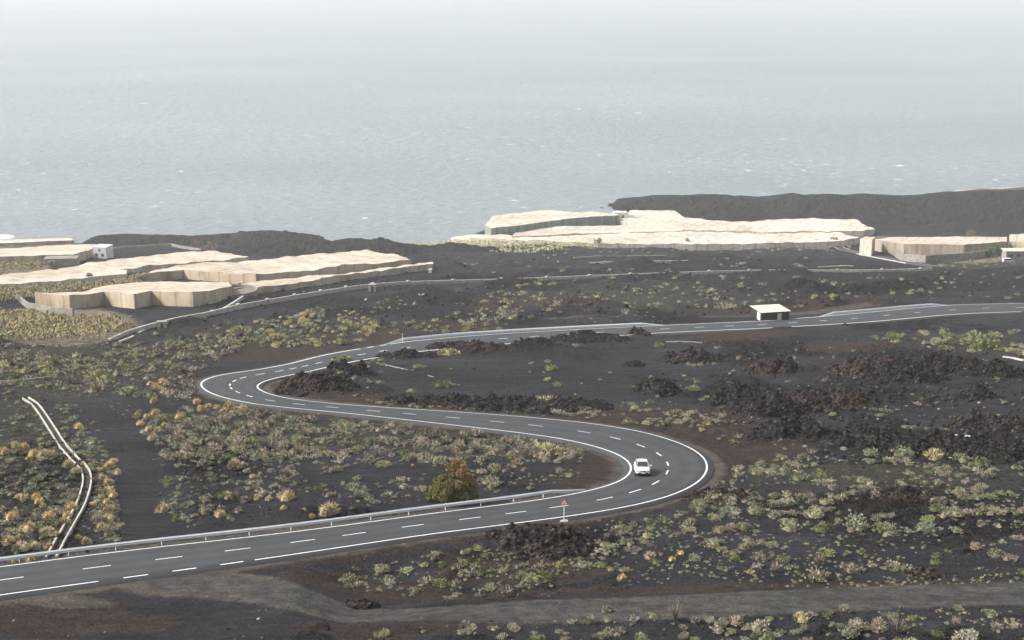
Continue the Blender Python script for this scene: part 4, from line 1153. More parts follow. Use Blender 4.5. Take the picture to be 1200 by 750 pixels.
for (Yk, dy) in ((1000, 1.2), (1000, 0.0), (1008, -0.1), (1016, 1.0)):
    for x, y in zip(xs, ty):
        d_ = ray(x, y + dy * 3.0 if Yk == 1000 and dy > 0 else y); P_ = d_ * (Yk / d_[1]); V.append((P_[0], P_[1], HC + P_[2] + (.4 * math.sin(x * .4) if dy == 0 else 0)))
V = np.array(V); V[:8, 2] = -1.0; V[24:, 2] = V[16:24, 2] - 1.0
cc = V.mean(0); gr = empty('greenhouse', cc); V = V - cc
mk('side_net', V[:16], [(i, i + 1, i + 9, i + 8) for i in range(7)], M_['net_side'], gr)
mk('roof_net', V[8:], [(i + 8 * k, i + 1 + 8 * k, i + 9 + 8 * k, i + 8 + 8 * k) for i in range(7) for k in range(2)], M_['net_white'], gr)
tag(gr, 'distant pale greenhouse beyond the crest of the dark hill', 'greenhouse', 'cream netted greenhouses')

# ------------------------------------------------------------------ WALLS, CHANNELS
def wall(name, label, cat, pts, h, th, m, step=3.0, piers=None, cap=None, group=None, sink=.5, sig=0, zsm=6.0):
    p = resample(np.array(pts, float), n=max(30, len(pts) * 10)); P = unproj_base(p[:, 0], p[:, 1]); P = resample(P, step)
    P[:, 2] = hz(P[:, 0], P[:, 1])
    if len(P) > 40: zq = np.pad(P[:, 2], 2, 'edge'); P[:, 2] = np.max([zq[i:i + len(P)] for i in range(5)], 0) * .7 + P[:, 2] * .3
    if len(P) > 6: P[:, 2] = gsmooth(P[:, 2].copy(), zsm)
    if sig: P[:, :2] = gsmooth(P[:, :2].copy(), sig)
    c = P[len(P) // 2].copy(); root = empty(name, c)
    Q = P - c
    V, Fc = sweep(Q, [(-th / 2, -sink), (th / 2, -sink), (th / 2, h), (-th / 2, h)])
    mk('wall_body', V, Fc, m, root)
    if piers:
        Nn, Tt = normals2(P)
        for j in range(2, len(P) - 2, piers):
            MB().box((Q[j, 0], Q[j, 1], Q[j, 2] + h * .3), (th * 1.8, th * 1.8, h * 1.5 + .6), math.atan2(Tt[j, 1], Tt[j, 0])).build('pier', m, root)
    tag(root, label, cat, group); return root
wall('water_channel', 'long thin concrete channel crossing the lava field on low piers', 'channel', [(240, 372), (262, 364), (300, 360), (350, 350), (400, 342.5), (430, 337), (470, 333.5), (520, 332), (600, 330), (700, 326), (800, 322), (900, 318.7), (1000, 318.5), (1060, 318.7), (1092, 317)], 0.75, .5, M_['concrete_pale'], 3.0, 6, sig=5, zsm=5)
wall('stone_wall', 'crumbling pale wall climbing from the banana field', 'wall', [(128, 402), (150, 394), (176, 387), (205, 380), (240, 372.5), (262, 366), (285, 352)], 0.45, .6, M_['concrete_pale'], 2.5)
wall('stone_wall', 'second pale wall end forking off near the banana field', 'wall', [(140, 403), (155, 398), (170, 389)], 0.35, .5, M_['concrete_pale'], 2.5)
wall('stone_wall', 'short pale wall stub in front of the big greenhouses', 'wall', [(692, 312.5), (720, 311.5), (760, 309.5), (812, 306)], 0.5, .8, M_['concrete_pale'], 3)
wall('stone_wall', 'faint grey wall line just under the yellow banana rows', 'wall', [(672, 303), (700, 301), (750, 299.5), (800, 299)], 0.4, .7, M_['concrete'], 3)
wall('stone_wall', 'thin pale line of wall near the left edge', 'wall', [(0, 447), (20, 445.5), (48, 442.5), (60, 442)], 0.25, .3, M_['concrete'], 2)
wall('stone_wall', 'straight low wall across the ash plain inside the loop', 'wall', [(450, 431.5), (480, 438), (510, 445), (530, 451)], 0.06, .2, M_['concrete'], 2)
wall('stone_wall', 'low kerb wall left of the lava outcrops behind the loop', 'wall', [(780, 405.5), (822, 406)], 0.2, .3, M_['concrete'], 2)
wall('stone_wall', 'pale wall stub at the right edge beside the tall outcrop', 'wall', [(1176, 418), (1200, 422)], 0.3, .4, M_['concrete_pale'], 2)
wall('stone_wall', 'low white wall behind the long black lava lip', 'wall', [(1096, 510.5), (1120, 512), (1138, 513.5)], 0.25, .3, M_['concrete_pale'], 2)
wall('stone_wall', 'grey garden wall running under the far road bend', 'wall', [(958, 314.5), (1000, 315)], 0.3, .5, M_['concrete'], 3)
wall('stone_wall', 'long pale wall in front of the black left ridge', 'wall', [(118, 294.5), (150, 293), (200, 292), (236, 294)], 0.8, .6, M_['concrete'], 4)
wall('stone_wall', 'tall grey wall descending right of the net wall', 'wall', [(1047, 299), (1058, 306), (1085, 308), (1120, 306), (1145, 304), (1170, 301)], 3.4, .5, M_['grey_wall'], 4, zsm=1.0)
wall('stone_wall', 'grey wall edging the banana field at its upper corner', 'wall', [(10, 345), (34, 361), (60, 366), (86, 368)], 1.6, .5, M_['grey_wall'], 3, zsm=1)
wall('stone_wall', 'low wall under the rail by the far road', 'wall', [(1004, 297.8), (1030, 303), (1062, 309)], .5, .4, M_['concrete_pale'], 3)

# the twin-walled channel on the left
p = resample(np.array([(30, 467.5), (42, 475), (52, 490), (62, 505), (72, 522), (82, 533), (93, 543), (101, 553), (103, 565), (99, 582), (93, 598), (84, 612), (76, 626), (68, 641), (60, 656)], float), n=120)
P = U(p[:, 0], p[:, 1]); P = resample(P, 1.0); P[:, :2] = gsmooth(P[:, :2].copy(), 2.5); P[:, 2] = gsmooth(hz(P[:, 0], P[:, 1]), 2.5)
chn = empty('water_channel', P[len(P) // 2]); Q = P - P[len(P) // 2]
for l in (-.42, .42):
    V, Fc = sweep(Q, [(l - .08, -.5), (l + .08, -.5), (l + .08, .28), (l - .08, .28)])
    mk('channel_wall', V, Fc, M_['concrete_pale'], chn)
V, Fc = sweep(Q, [(-.33, -.4), (.33, -.4), (.33, .03), (-.33, .03)])
mk('channel_bed', V, Fc, M_['blockwork'], chn)
tag(chn, 'twin walled concrete water channel winding down to the guardrail on the left', 'channel')

# round tank
tc = unproj_base(np.array([274.]), np.array([348.]))[0]
tank = empty('water_tank', tc); mb = MB(); n = 40
for (r0, z0, z1) in ((6.9, -1, 2.3), (6.45, 1.2, 2.3)):
    b0 = len(mb.v)
    for z in (z0, z1):
        for j in range(n): mb.v.append((r0 * math.cos(2 * math.pi * j / n), r0 * math.sin(2 * math.pi * j / n), z))
    for j in range(n): mb.f.append((b0 + j, b0 + (j + 1) % n, b0 + n + (j + 1) % n, b0 + n + j))
for j in range(n): mb.f.append((n + j, n + (j + 1) % n, 3 * n + (j + 1) % n, 3 * n + j))
mb.build('tank_wall', M_['grey_wall'], tank)
mb = MB(); mb.v = [(6.45 * math.cos(2 * math.pi * j / n), 6.45 * math.sin(2 * math.pi * j / n), 1.5) for j in range(n)]; mb.f = [tuple(range(n))]
mb.build('water', M_['water_tank'], tank)
tag(tank, 'round open water tank beside the tan greenhouse', 'water tank')

# ------------------------------------------------------------------ BUILDINGS
def rect_house(name, label, cat, px, py, w, d, h, rz, wallm, roofm, openings, overhang=.25, roof_t=.22, z_extra=0, group=None):
    """origin at the front middle of the base; openings: (part, side, centre, z0, z1, width, material)"""
    c = U(px, py)[0]; root = empty(name, c, rz)
    MB().box((0, d / 2, h / 2 - .6), (w, d, h + 1.2)).build('wall', wallm, root)
    MB().box((0, d / 2, h + roof_t / 2 + .003), (w + 2 * overhang, d + 2 * overhang, roof_t)).build('roof', roofm, root)
    for (part, side_, cx, z0, z1, ww, mm) in openings:
        if side_ == 'front': ce, dm = (cx, -.03, (z0 + z1) / 2), (ww, .08, z1 - z0)
        elif side_ == 'left': ce, dm = (-w / 2 - .03, d / 2 + cx, (z0 + z1) / 2), (.08, ww, z1 - z0)
        else: ce, dm = (w / 2 + .03, d / 2 + cx, (z0 + z1) / 2), (.08, ww, z1 - z0)
        po = MB().box(ce, dm).build(part, mm, root)
        if part == 'window':
            MB().box((ce[0], ce[1] - (.05 if side_ == 'front' else 0), z0 - .05), (dm[0] + .15, dm[1] + .06, .08)).build('sill', M_['concrete'], po)
    tag(root, label, cat, group); return root
hut = rect_house('stone_hut', 'small dark stone hut with flat cream roof beside the upper road', 'hut', 908.5, 376.6, 7.0, 6.6, 2.25, R(13), M_['blockwork'], M_['roof_cream'],
    [('door', 'left', -1.5, 0, 1.9, 1.9, M_['door_white']), ('door', 'front', 1.0, 0, 1.9, 1.0, M_['door_grey'])], .3, .12)
rect_house('white_house', 'little white house with dark windows at the end of the left greenhouse', 'house', 117, 303, 6.5, 7, 5.0, R(-12), M_['white_wall'], M_['white_wall'],
    [('window', 'front', -1.6, 1.0, 2.2, 1.1, M_['window']), ('window', 'front', 1.4, 1.0, 2.2, 1.1, M_['window']), ('door', 'left', 0, 0, 2.1, 1.0, M_['window']), ('window', 'front', 0, 3.4, 4.3, .9, M_['window'])], .1)
rect_house('white_house', 'tiny white houses cluster beside the green walled greenhouse', 'house', 727, 262, 8, 5, 6.5, R(5), M_['white_wall'], M_['white_wall'], [('window', 'front', -2, 3.5, 5, 1.2, M_['window']), ('window', 'front', 1.5, 3.5, 5, 1.2, M_['window'])], .1)
rect_house('white_house', 'small flat white shed right of the other white house', 'shed', 738, 262, 5, 4, 5.0, R(5), M_['white_wall'], M_['white_wall'], [('door', 'front', 0, .2, 2.3, 1.0, M_['window'])], .1)
rect_house('block_shed', 'small square pale shed standing on the thin channel', 'shed', 436.5, 342, 2.0, 2.0, 1.9, R(8), M_['concrete_pale'], M_['concrete'], [('door', 'front', 0, 0, 1.6, .7, M_['window'])], .08)
rect_house('block_shed', 'very small pale hut beside the crumbling wall', 'shed', 190, 385, 2.0, 1.6, 1.2, R(12), M_['concrete_pale'], M_['concrete'], [('door', 'front', 0, 0, 1.0, .6, M_['window'])], .08)
rect_house('low_building', 'low grey building with pale flat roof at the right edge', 'building', 1193, 304, 11, 6, 3.6, R(0), M_['concrete'], M_['roof_cream'], [('door', 'front', -3.5, 0, 2.2, 2.0, M_['window']), ('window', 'front', 0, 1.2, 2.3, 1.6, M_['window'])], .5, .3)
rect_house('flat_shed', 'low grey shed between the two left greenhouses', 'shed', 71, 311, 13, 6, 2.6, R(6), M_['concrete'], M_['grey_wall'], [('door', 'front', -4, 0, 2.0, 1.6, M_['window'])], .2, .2)
rect_house('concrete_box', 'small white box lying before the tan net strip', 'box', 504, 320, 1.2, 1.2, 1.2, R(0), M_['white_wall'], M_['white_wall'], [], .05)

# ------------------------------------------------------------------ CAR
def ring_mesh(name, rows, m, parent, closed=True, caps=True, smooth=True):
    k = len(rows[0]); V = [v for r_ in rows for v in r_]; Fc = []
    for i in range(len(rows) - 1):
        for j in range(k):
            Fc.append((i * k + j, i * k + (j + 1) % k, (i + 1) * k + (j + 1) % k, (i + 1) * k + j))
    if caps: Fc += [tuple(range(k))[::-1], tuple((len(rows) - 1) * k + j for j in range(k))]
    o = mk(name, V, Fc, m, parent, smooth)
    return o
def car(px, py, heading, label, paint):
    c = unproj_base(np.array([px]), np.array([py]))[0]; z = float(road_z(c[0], c[1])[0])
    gx = -(0); root = empty('car', (c[0], c[1], z + .01)); 
    # slope of the ground along the car
    root.rotation_euler = (0, 0, heading)
    # align to slope: car +x forward
    fx, fy = math.cos(heading), math.sin(heading)
    sl = (float(h0(c[0] + fx, c[1] + fy)) - float(h0(c[0] - fx, c[1] - fy))) / 2
    sr = (float(h0(c[0] - fy, c[1] + fx)) - float(h0(c[0] + fy, c[1] - fx))) / 2
    root.rotation_euler = (math.atan(sr), -math.atan(sl), heading)
    # lower body: sections along x, front at +2.1
    sec = [(-2.10, .40, .80, .70), (-2.02, .30, .92, .78), (-1.5, .24, .96, .83), (-.8, .22, .95, .84), (.2, .22, .93, .85), (.9, .23, .90, .84), (1.5, .25, .84, .82), (1.92, .28, .74, .77), (2.10, .34, .64, .68)]
    rows = []
    for (x, zb, zt, hw) in sec:
        rows.append([(x, -hw * .92, zb), (x, -hw, zb + .10), (x, -hw, (zb + zt) / 2 + .04), (x, -hw * .95, zt - .05), (x, -hw * .86, zt), (x, 0, zt + .035), (x, hw * .86, zt), (x, hw * .95, zt - .05), (x, hw, (zb + zt) / 2 + .04), (x, hw, zb + .10), (x, hw * .92, zb)])
    body = ring_mesh('body', rows, paint, root)
    # cabin: roof panel and pillars in paint with glass set proud
    cab = [(-1.75, .90, .60), (-1.15, 1.36, .54), (-.9, 1.40, .55), (.10, 1.40, .56), (.35, 1.36, .55), (1.02, .88, .62)]
    rows = [[(x, -hw - (1.4 - z_) * .16, .86), (x, -hw, z_), (x, 0, z_ + .03), (x, hw, z_), (x, hw + (1.4 - z_) * .16, .86)] for (x, z_, hw) in cab]
    ring_mesh('cabin', rows, paint, root, smooth=False)
    # windshield & rear screen
    def slab(pts, t_, name, mm):
        p = np.array(pts, float); n = np.cross(p[1] - p[0], p[2] - p[0]); n /= np.linalg.norm(n)
        V = list(p) + list(p + n * t_); k = len(p)
        Fc = [tuple(range(k))[::-1], tuple(range(k, 2 * k))] + [(j, (j + 1) % k, k + (j + 1) % k, k + j) for j in range(k)]
        return mk(name, V, Fc, mm, root)
    slab([(1.00, -.60, .92), (1.00, .60, .92), (.40, .50, 1.35), (.40, -.50, 1.35)], .02, 'windshield', M_['glass'])
    slab([(-1.72, .56, .95), (-1.72, -.56, .95), (-1.20, -.48, 1.34), (-1.20, .48, 1.34)], .02, 'rear_window', M_['glass'])
    for s_ in (-1, 1):
        ys = lambda z_: s_ * (.56 + (1.4 - z_) * .16 + .035)
        for (a, b, c2, d2) in ((-.45, .62, .22, -.45), (-1.45, -.55, -.55, -1.1)):
            pts = [(a, ys(.93), .93), (b, ys(.93), .93), (c2, ys(1.32), 1.32), (d2, ys(1.32), 1.32)]
            if s_ > 0: pts = pts[::-1]
            slab(pts, .012, 'side_window', M_['glass'])
        # lamps, mirrors
        MB().box((2.02, s_ * .56, .62), (.16, .30, .13)).build('headlight', M_['lamp'], root)
        MB().box((-2.06, s_ * .60, .70), (.10, .22, .16)).build('tail_light', M_['red'], root)
        mbm = MB(); mbm.box((.70, s_ * .90, .98), (.12, .20, .13)); mbm.box((.70, s_ * .78, .94), (.05, .12, .04)); mbm.build('wing_mirror', paint, root)
        MB().box((2.075, s_ * .52, .36), (.08, .18, .08)).build('fog_light', M_['lamp'], root)
        for x in (-1.28, 1.30):
            tw = MB().tube([(x, s_ * .70, .30), (x, s_ * .86, .30)], .31, 18).build('wheel', M_['black'], root, False)
            MB().tube([(x, s_ * .855, .30), (x, s_ * .875, .30)], .18, 12).build('rim', M_['rim'], tw)
    MB().box((2.085, 0, .60), (.09, .66, .08)).build('grille', M_['black'], root)
    MB().box((2.10, 0, .40), (.08, .96, .15)).build('air_intake', M_['black'], root)
    MB().box((2.145, 0, .42), (.02, .46, .10)).build('number_plate', M_['plate'], root)
    for s_ in (-1, 1):
        MB().tube([(1.04, s_ * .05 + .25, .93), (1.00, s_ * .05 - .20, .955)], .012, 5).build('wiper', M_['black'], root)
    tag(root, label, 'car'); return root
car(752.3, 556.2, R(-92), 'white hatchback car driving towards the camera round the bend', M_['car_white'])
# parked van near the right building
def far_van(px, py, rz, label):
    c = U(px, py)[0]; root = empty('van', c, rz)
    mb = MB(); mb.prism([(-2.3, .35), (2.2, .35), (2.3, .9), (1.6, 1.15), (1.1, 1.9), (-2.2, 1.95), (-2.3, 1.0)], -.9, .9); mb.build('body', M_['car_white'], root)
    mb = MB(); mb.prism([(-1.9, 1.15), (1.35, 1.15), (1.0, 1.75), (-1.9, 1.8)], -.93, -.9); mb.build('side_window', M_['glass'], root)
    for x in (-1.5, 1.5):
        for s_ in (-1, 1): MB().tube([(x, s_ * .7, .35), (x, s_ * .92, .35)], .35, 12).build('wheel', M_['black'], root)
    tag(root, label, 'van')
far_van(1181, 307.5, R(5), 'white van parked beside the low building at the right edge')

# ------------------------------------------------------------------ SIGNS, MARKER POSTS
def warn_sign():
    c = U(661, 611.5)[0]; root = empty('warning_sign', c, R(2))
    MB().tube([(0, 0, -.3), (0, 0, 2.35)], .045, 8).build('pole', M_['steel'], root)
    MB().box((0, 0, .02), (.85, .5, .22), 0, .85).build('concrete_base', M_['concrete_pale'], root)
    tri = lambda r_: [(r_ * math.sin(a), 1.93 + r_ * math.cos(a)) for a in (0, R(120), R(240))][::-1]
    MB().prism(tri(.50), -.075, -.05).build('sign_plate', M_['red'], root)
    MB().prism(tri(.33), -.083, -.076).build('sign_face', M_['sign_white'], root)
    mb = MB(); mb.prism([(-.035, 1.82), (.0, 1.82), (.05, 1.90), (.01, 1.97), (.03, 2.06), (-.01, 2.06), (-.045, 1.97), (.0, 1.90)][::-1], -.09, -.084); mb.build('symbol', M_['black'], root)
    tag(root, 'red bordered triangular warning sign on a pole in the near verge', 'road sign')
warn_sign()
def marker(px, py, h, label):
    c = U(px, py)[0]; root = empty('marker_post', c)
    MB().box((0, 0, h / 2 - .1), (.16, .10, h + .2)).build('post', M_['sign_white'], root)
    MB().box((0, -.002, h * .82), (.164, .11, .12)).build('reflector_band', M_['black'], root)
    tag(root, label, 'marker post')
marker(471.7, 403, 2.1, 'tall white marker post where the upper guardrail begins')
def stake(px, py, h, label):
    c = U(px, py)[0]; o = MB().tube([(0, 0, -.3), (.02, 0, h)], .05, 6).build('wooden_pole', M_['wood']); o.location = c
    tag(o, label, 'pole')
stake(647, 274, 6.5, 'thin pole rising from the pale greenhouse roof')
stake(822.5, 404, 1.6, 'thin dark stake beside the low kerb wall inside the loop')
stake(818, 330, 4, 'thin pole beyond the channel in the middle')

# ------------------------------------------------------------------ TREES
def leafy(n, lobes, leaf, tintf, seed):
    r = np.random.default_rng(seed); cs = np.array([l[:3] for l in lobes]); rs = np.array([l[3] for l in lobes])
    k = r.choice(len(lobes), n, p=rs ** 2 / (rs ** 2).sum())
    d = r.normal(size=(n, 3)); d /= np.linalg.norm(d, axis=1)[:, None]
    P = cs[k] + d * (rs[k] * r.uniform(.55, 1.08, n) ** .6)[:, None]
    P[:, 2] = np.maximum(P[:, 2], .1)
    a = r.normal(size=(n, 3)); up = d + a * .7 + np.array([0, 0, .4]); up /= np.linalg.norm(up, axis=1)[:, None]
    sd = np.cross(up, a); sd /= np.linalg.norm(sd, axis=1)[:, None]
    L = leaf * r.uniform(.7, 1.5, n)[:, None]; W = L * .42
    V = np.stack([P - sd * W, P + sd * W, P + up * L], 1).reshape(-1, 3)
    T_ = tintf(P, k, r) * r.uniform(.75, 1.25, n)[:, None]
    return V, np.arange(3 * n).reshape(n, 3), np.repeat(T_, 3, 0)
def tree(name, label, px, py, lobes, n, leaf, tintf, seed, trunk=.14, z=0, group=None, cat='tree'):
    c = U(px, py)[0]; root = empty(name, c)
    V, Ff, T_ = leafy(n, lobes, leaf, tintf, seed)
    mk('crown', V, Ff, M_['leaf'], root, cols={'tint': T_})
    mb = MB()
    for l in lobes[:7]:
        e = np.array(l[:3]); mb.tube([(0, 0, -.3), (e[0] * .3, e[1] * .3, e[2] * .4), tuple(e)], [trunk, trunk * .6, trunk * .2], 6)
    mb.build('trunk', M_['wood'], root)
    tag(root, label, cat, group)
rr = np.random.default_rng(5)
lob = []
for i in range(48):
    a = rr.uniform(0, 6.28); q = rr.uniform(0, 1) ** .5; x = 2.15 * q * math.cos(a); y = 1.7 * q * math.sin(a)
    top_ = 4.7 * (1 - (abs(x - .3) / 2.7) ** 2)
    lob.append((x, y, rr.uniform(.4, max(.7, top_ - .45)), rr.uniform(.28, .55)))
lob += [(.25, 0, 4.1, .4), (.7, .1, 3.6, .5), (-.3, 0, 3.7, .4), (1.6, 0, 2.1, .5), (2.0, 0, 1.2, .55), (-1.9, 0, 1.0, .55), (-1.3, 0, 1.7, .5), (-2.2, 0, .6, .45)]
def tf(P, k, r):
    g = np.array([.13, .125, .045]); o = np.array([.24, .155, .072])
    lobe_r = np.array([_ for _ in r.uniform(-.35, .35, 60)])[k]
    w = np.clip((P[:, 0] * .38 + (P[:, 2] - 2.2) * .34 + lobe_r + .18), 0, 1)[:, None]
    return g * (1 - w) + o * w
tree('broad_tree', 'bushy low tree half green half rusty brown behind the guardrail', 531, 589, lob, 17000, .14, tf, 9)
gf = lambda P, k, r: np.tile(np.array([.10, .15, .045]), (len(P), 1))
of = lambda P, k, r: np.tile(np.array([.22, .15, .09]), (len(P), 1))
def rlob(seed, w, h, n):
    r = np.random.default_rng(seed); return [(r.uniform(-w, w), r.uniform(-w, w), r.uniform(h * .4, h), r.uniform(h * .15, h * .28)) for _ in range(n)]
tree('small_tree', 'small rusty tree rising over the right greenhouse roof', 1137, 283, rlob(1, 2, 6, 9), 900, .4, of, 21, group='small trees among the greenhouses')
tree('small_tree', 'dense green tree in front of the tan block on the right', 1160, 302, rlob(2, 3.2, 4, 14), 1800, .4, gf, 22, group='small trees among the greenhouses')
tree('small_tree', 'dark green tree touching the low building on the right', 1172, 301, rlob(3, 2, 5, 10), 1200, .4, gf, 23, group='small trees among the greenhouses')
tree('small_tree', 'lone small dark tree below the long cream greenhouse', 104, 331, rlob(4, 1, 2.6, 7), 500, .3, gf, 24, group='small trees among the greenhouses')
for q, (x, y, s_, w_) in enumerate([(229, 293, 5, 'leftmost rust tinted palm on the shore below the left ridge'), (244, 294, 4, 'middle rust tinted palm on the shore below the left ridge'), (253, 295.5, 4, 'rightmost rust tinted palm on the shore below the left ridge')]):
    tree('small_tree', w_, x, y, rlob(30 + q, 1.6, s_, 8), 500, .4, of, 30 + q, group='rusty shore palms')
for q, (x, y, w_) in enumerate([(954, 290, 'left small wind bent tree before the greenhouse front strip'), (976, 288, 'right small wind bent tree before the greenhouse front strip'), (701, 290, 'little grey bush tree before the middle of the front strip'), (806, 290, 'pale dead tree before the front strip of greenhouse')]):
    tree('small_tree', w_, x, y, rlob(40 + q, 1.5, 4, 7), 400, .4, of, 40 + q, group='small trees before the front strip')

def stone_tmpl(seed):
    r = np.random.default_rng(seed)
    t_ = (1 + 5 ** .5) / 2
    V = np.array([(-1, t_, 0), (1, t_, 0), (-1, -t_, 0), (1, -t_, 0), (0, -1, t_), (0, 1, t_), (0, -1, -t_), (0, 1, -t_), (t_, 0, -1), (t_, 0, 1), (-t_, 0, -1), (-t_, 0, 1)], float) / 1.9
    V = V * r.uniform(.55, 1.2, (12, 1)) * np.array([1, .8, .65]) * .5
    Ff = np.array([(0, 11, 5), (0, 5, 1), (0, 1, 7), (0, 7, 10), (0, 10, 11), (1, 5, 9), (5, 11, 4), (11, 10, 2), (10, 7, 6), (7, 1, 8), (3, 9, 4), (3, 4, 2), (3, 2, 6), (3, 6, 8), (3, 8, 9), (4, 9, 5), (2, 4, 11), (6, 2, 10), (8, 6, 7), (9, 8, 1)])
    return V, Ff, np.ones(12)
ST = [stone_tmpl(i) for i in range(8)]
# ------------------------------------------------------------------ LAVA OUTCROPS
def outcrop(label, x0, x1, ytop, ybot, m='rock', seed=0, hf=1.0, skew=0):
    cx = (x0 + x1) / 2; sc = pxm(ybot)
    w = (x1 - x0) / sc * 1.28
    F0 = U(cx, ybot)[0]
    dh = (ybot - ytop) / sc                       # picture height in metres
    d = min(w * .8, 4 + dh * 4.0)                 # depth on the ground
    B1 = U(cx, ybot)[0]
    # height needed so the crest reaches ytop
    crest_y = B1[1] + d * .45
    dd = ray(cx, ytop); t_ = crest_y / dd[1]; zc = HC + dd[2] * t_
    H = max(.5, zc - float(hz(B1[0], crest_y))) * 1.05 * hf
    H = min(H, .8 + .55 * dh, 2.7)
    cell = max(.17, min(.36, w / 70))
    nxn = int(w * 1.2 / cell); nyn = int(d * 1.4 / cell)
    u = np.linspace(-1.2, 1.2, max(nxn, 12)); v = np.linspace(-1.2, 1.2, max(nyn, 10))
    UU, VV = np.meshgrid(u, v)
    def surf(X, Y):
        UU = (X - B1[0]) / (w / 2); VV = (Y - B1[1] - d / 2) / (d / 2)
        e = np.sqrt(UU ** 2 + VV ** 2)
        e = e + fbm(X / (w * .12 + 1), Y / (w * .12 + 1), 4, seed) * .45
        env = np.clip(1.05 - e ** 1.7, 0, 1)
        big = fbm(X / (1.0 + w * .07), Y / (1.0 + w * .07), 3, seed + 4) * .45 + .75
        a1, a2, ai = worley(X / 1.5, Y / 1.5, seed + 2); b1, b2, bi = worley(X / .55, Y / .55, seed + 6)
        jag = (ai - .3) * 1.1 * (.9 - a1) + (bi - .3) * .7 * (.85 - b1)
        cre = -.35 * (1 - ss(0, .12, a2 - a1))
        return hz(X, Y) + env ** 1.05 * (H * np.clip(big, .2, 1.2)) + (jag + cre) * np.minimum(env * 3, 1) * min(1.0, .35 + H * .3) - .12 * (1 - env) - .25 * (env <= 0), env, ai, bi
    X = B1[0] + UU * w / 2; Y = B1[1] + d / 2 + VV * d / 2
    Z, env, ai, bi = surf(X, Y)
    Xo = X + (bi - .5) * .3 * (env > 0); Yo = Y + (ai - .5) * .3 * (env > 0)
    c = np.array([B1[0], B1[1] + d / 2, float(hz(B1[0], B1[1] + d / 2))])
    V = np.stack([Xo, Yo, Z], -1).reshape(-1, 3) - c
    Fq = grid_faces(*X.shape)
    ev = env.ravel(); keep = (ev[Fq] > 0).any(1)
    Fq = Fq[keep]; used = np.unique(Fq); mp = np.zeros(len(V), int); mp[used] = np.arange(len(used))
    V = V[used]; Fq = mp[Fq]
    Ft = np.concatenate([Fq[:, [0, 1, 2]], Fq[:, [0, 2, 3]]])
    # broken blocks embedded in the crust
    r_ = np.random.default_rng(seed); nb = int(min(w * d * 2.2, 1300))
    bx_ = B1[0] + r_.uniform(-1.1, 1.1, nb) * w / 2; by_ = B1[1] + d / 2 + r_.uniform(-1.1, 1.1, nb) * d / 2
    bz, be, _, _ = surf(bx_, by_)
    VB = [V]; FB = [Ft]; n0 = len(V)
    for x_, y_, z_, e_ in zip(bx_, by_, bz, be):
        if e_ <= 0.02: continue
        sv, sf, _ = ST[int(r_.integers(0, 8))]; q_ = r_.uniform(.3, 1.15) * min(1.0, .55 + H * .2); a_ = r_.uniform(0, 6.28)
        R2 = np.array([[math.cos(a_), -math.sin(a_), 0], [math.sin(a_), math.cos(a_), 0], [0, 0, 1]])
        VB.append((sv * q_ * np.array([1, 1, r_.uniform(.7, 1.3)])) @ R2.T + np.array([x_, y_, z_ + q_ * .12]) - c); FB.append(sf + n0); n0 += 12
    V = np.concatenate(VB); F3 = np.concatenate(FB); used = np.arange(len(V)); mp = used; Fq = F3
    o = mk('lava_outcrop', V[used], mp[Fq], M_[m]); o.location = c
    tag(o, label, 'lava rock', 'lava outcrops'); return o
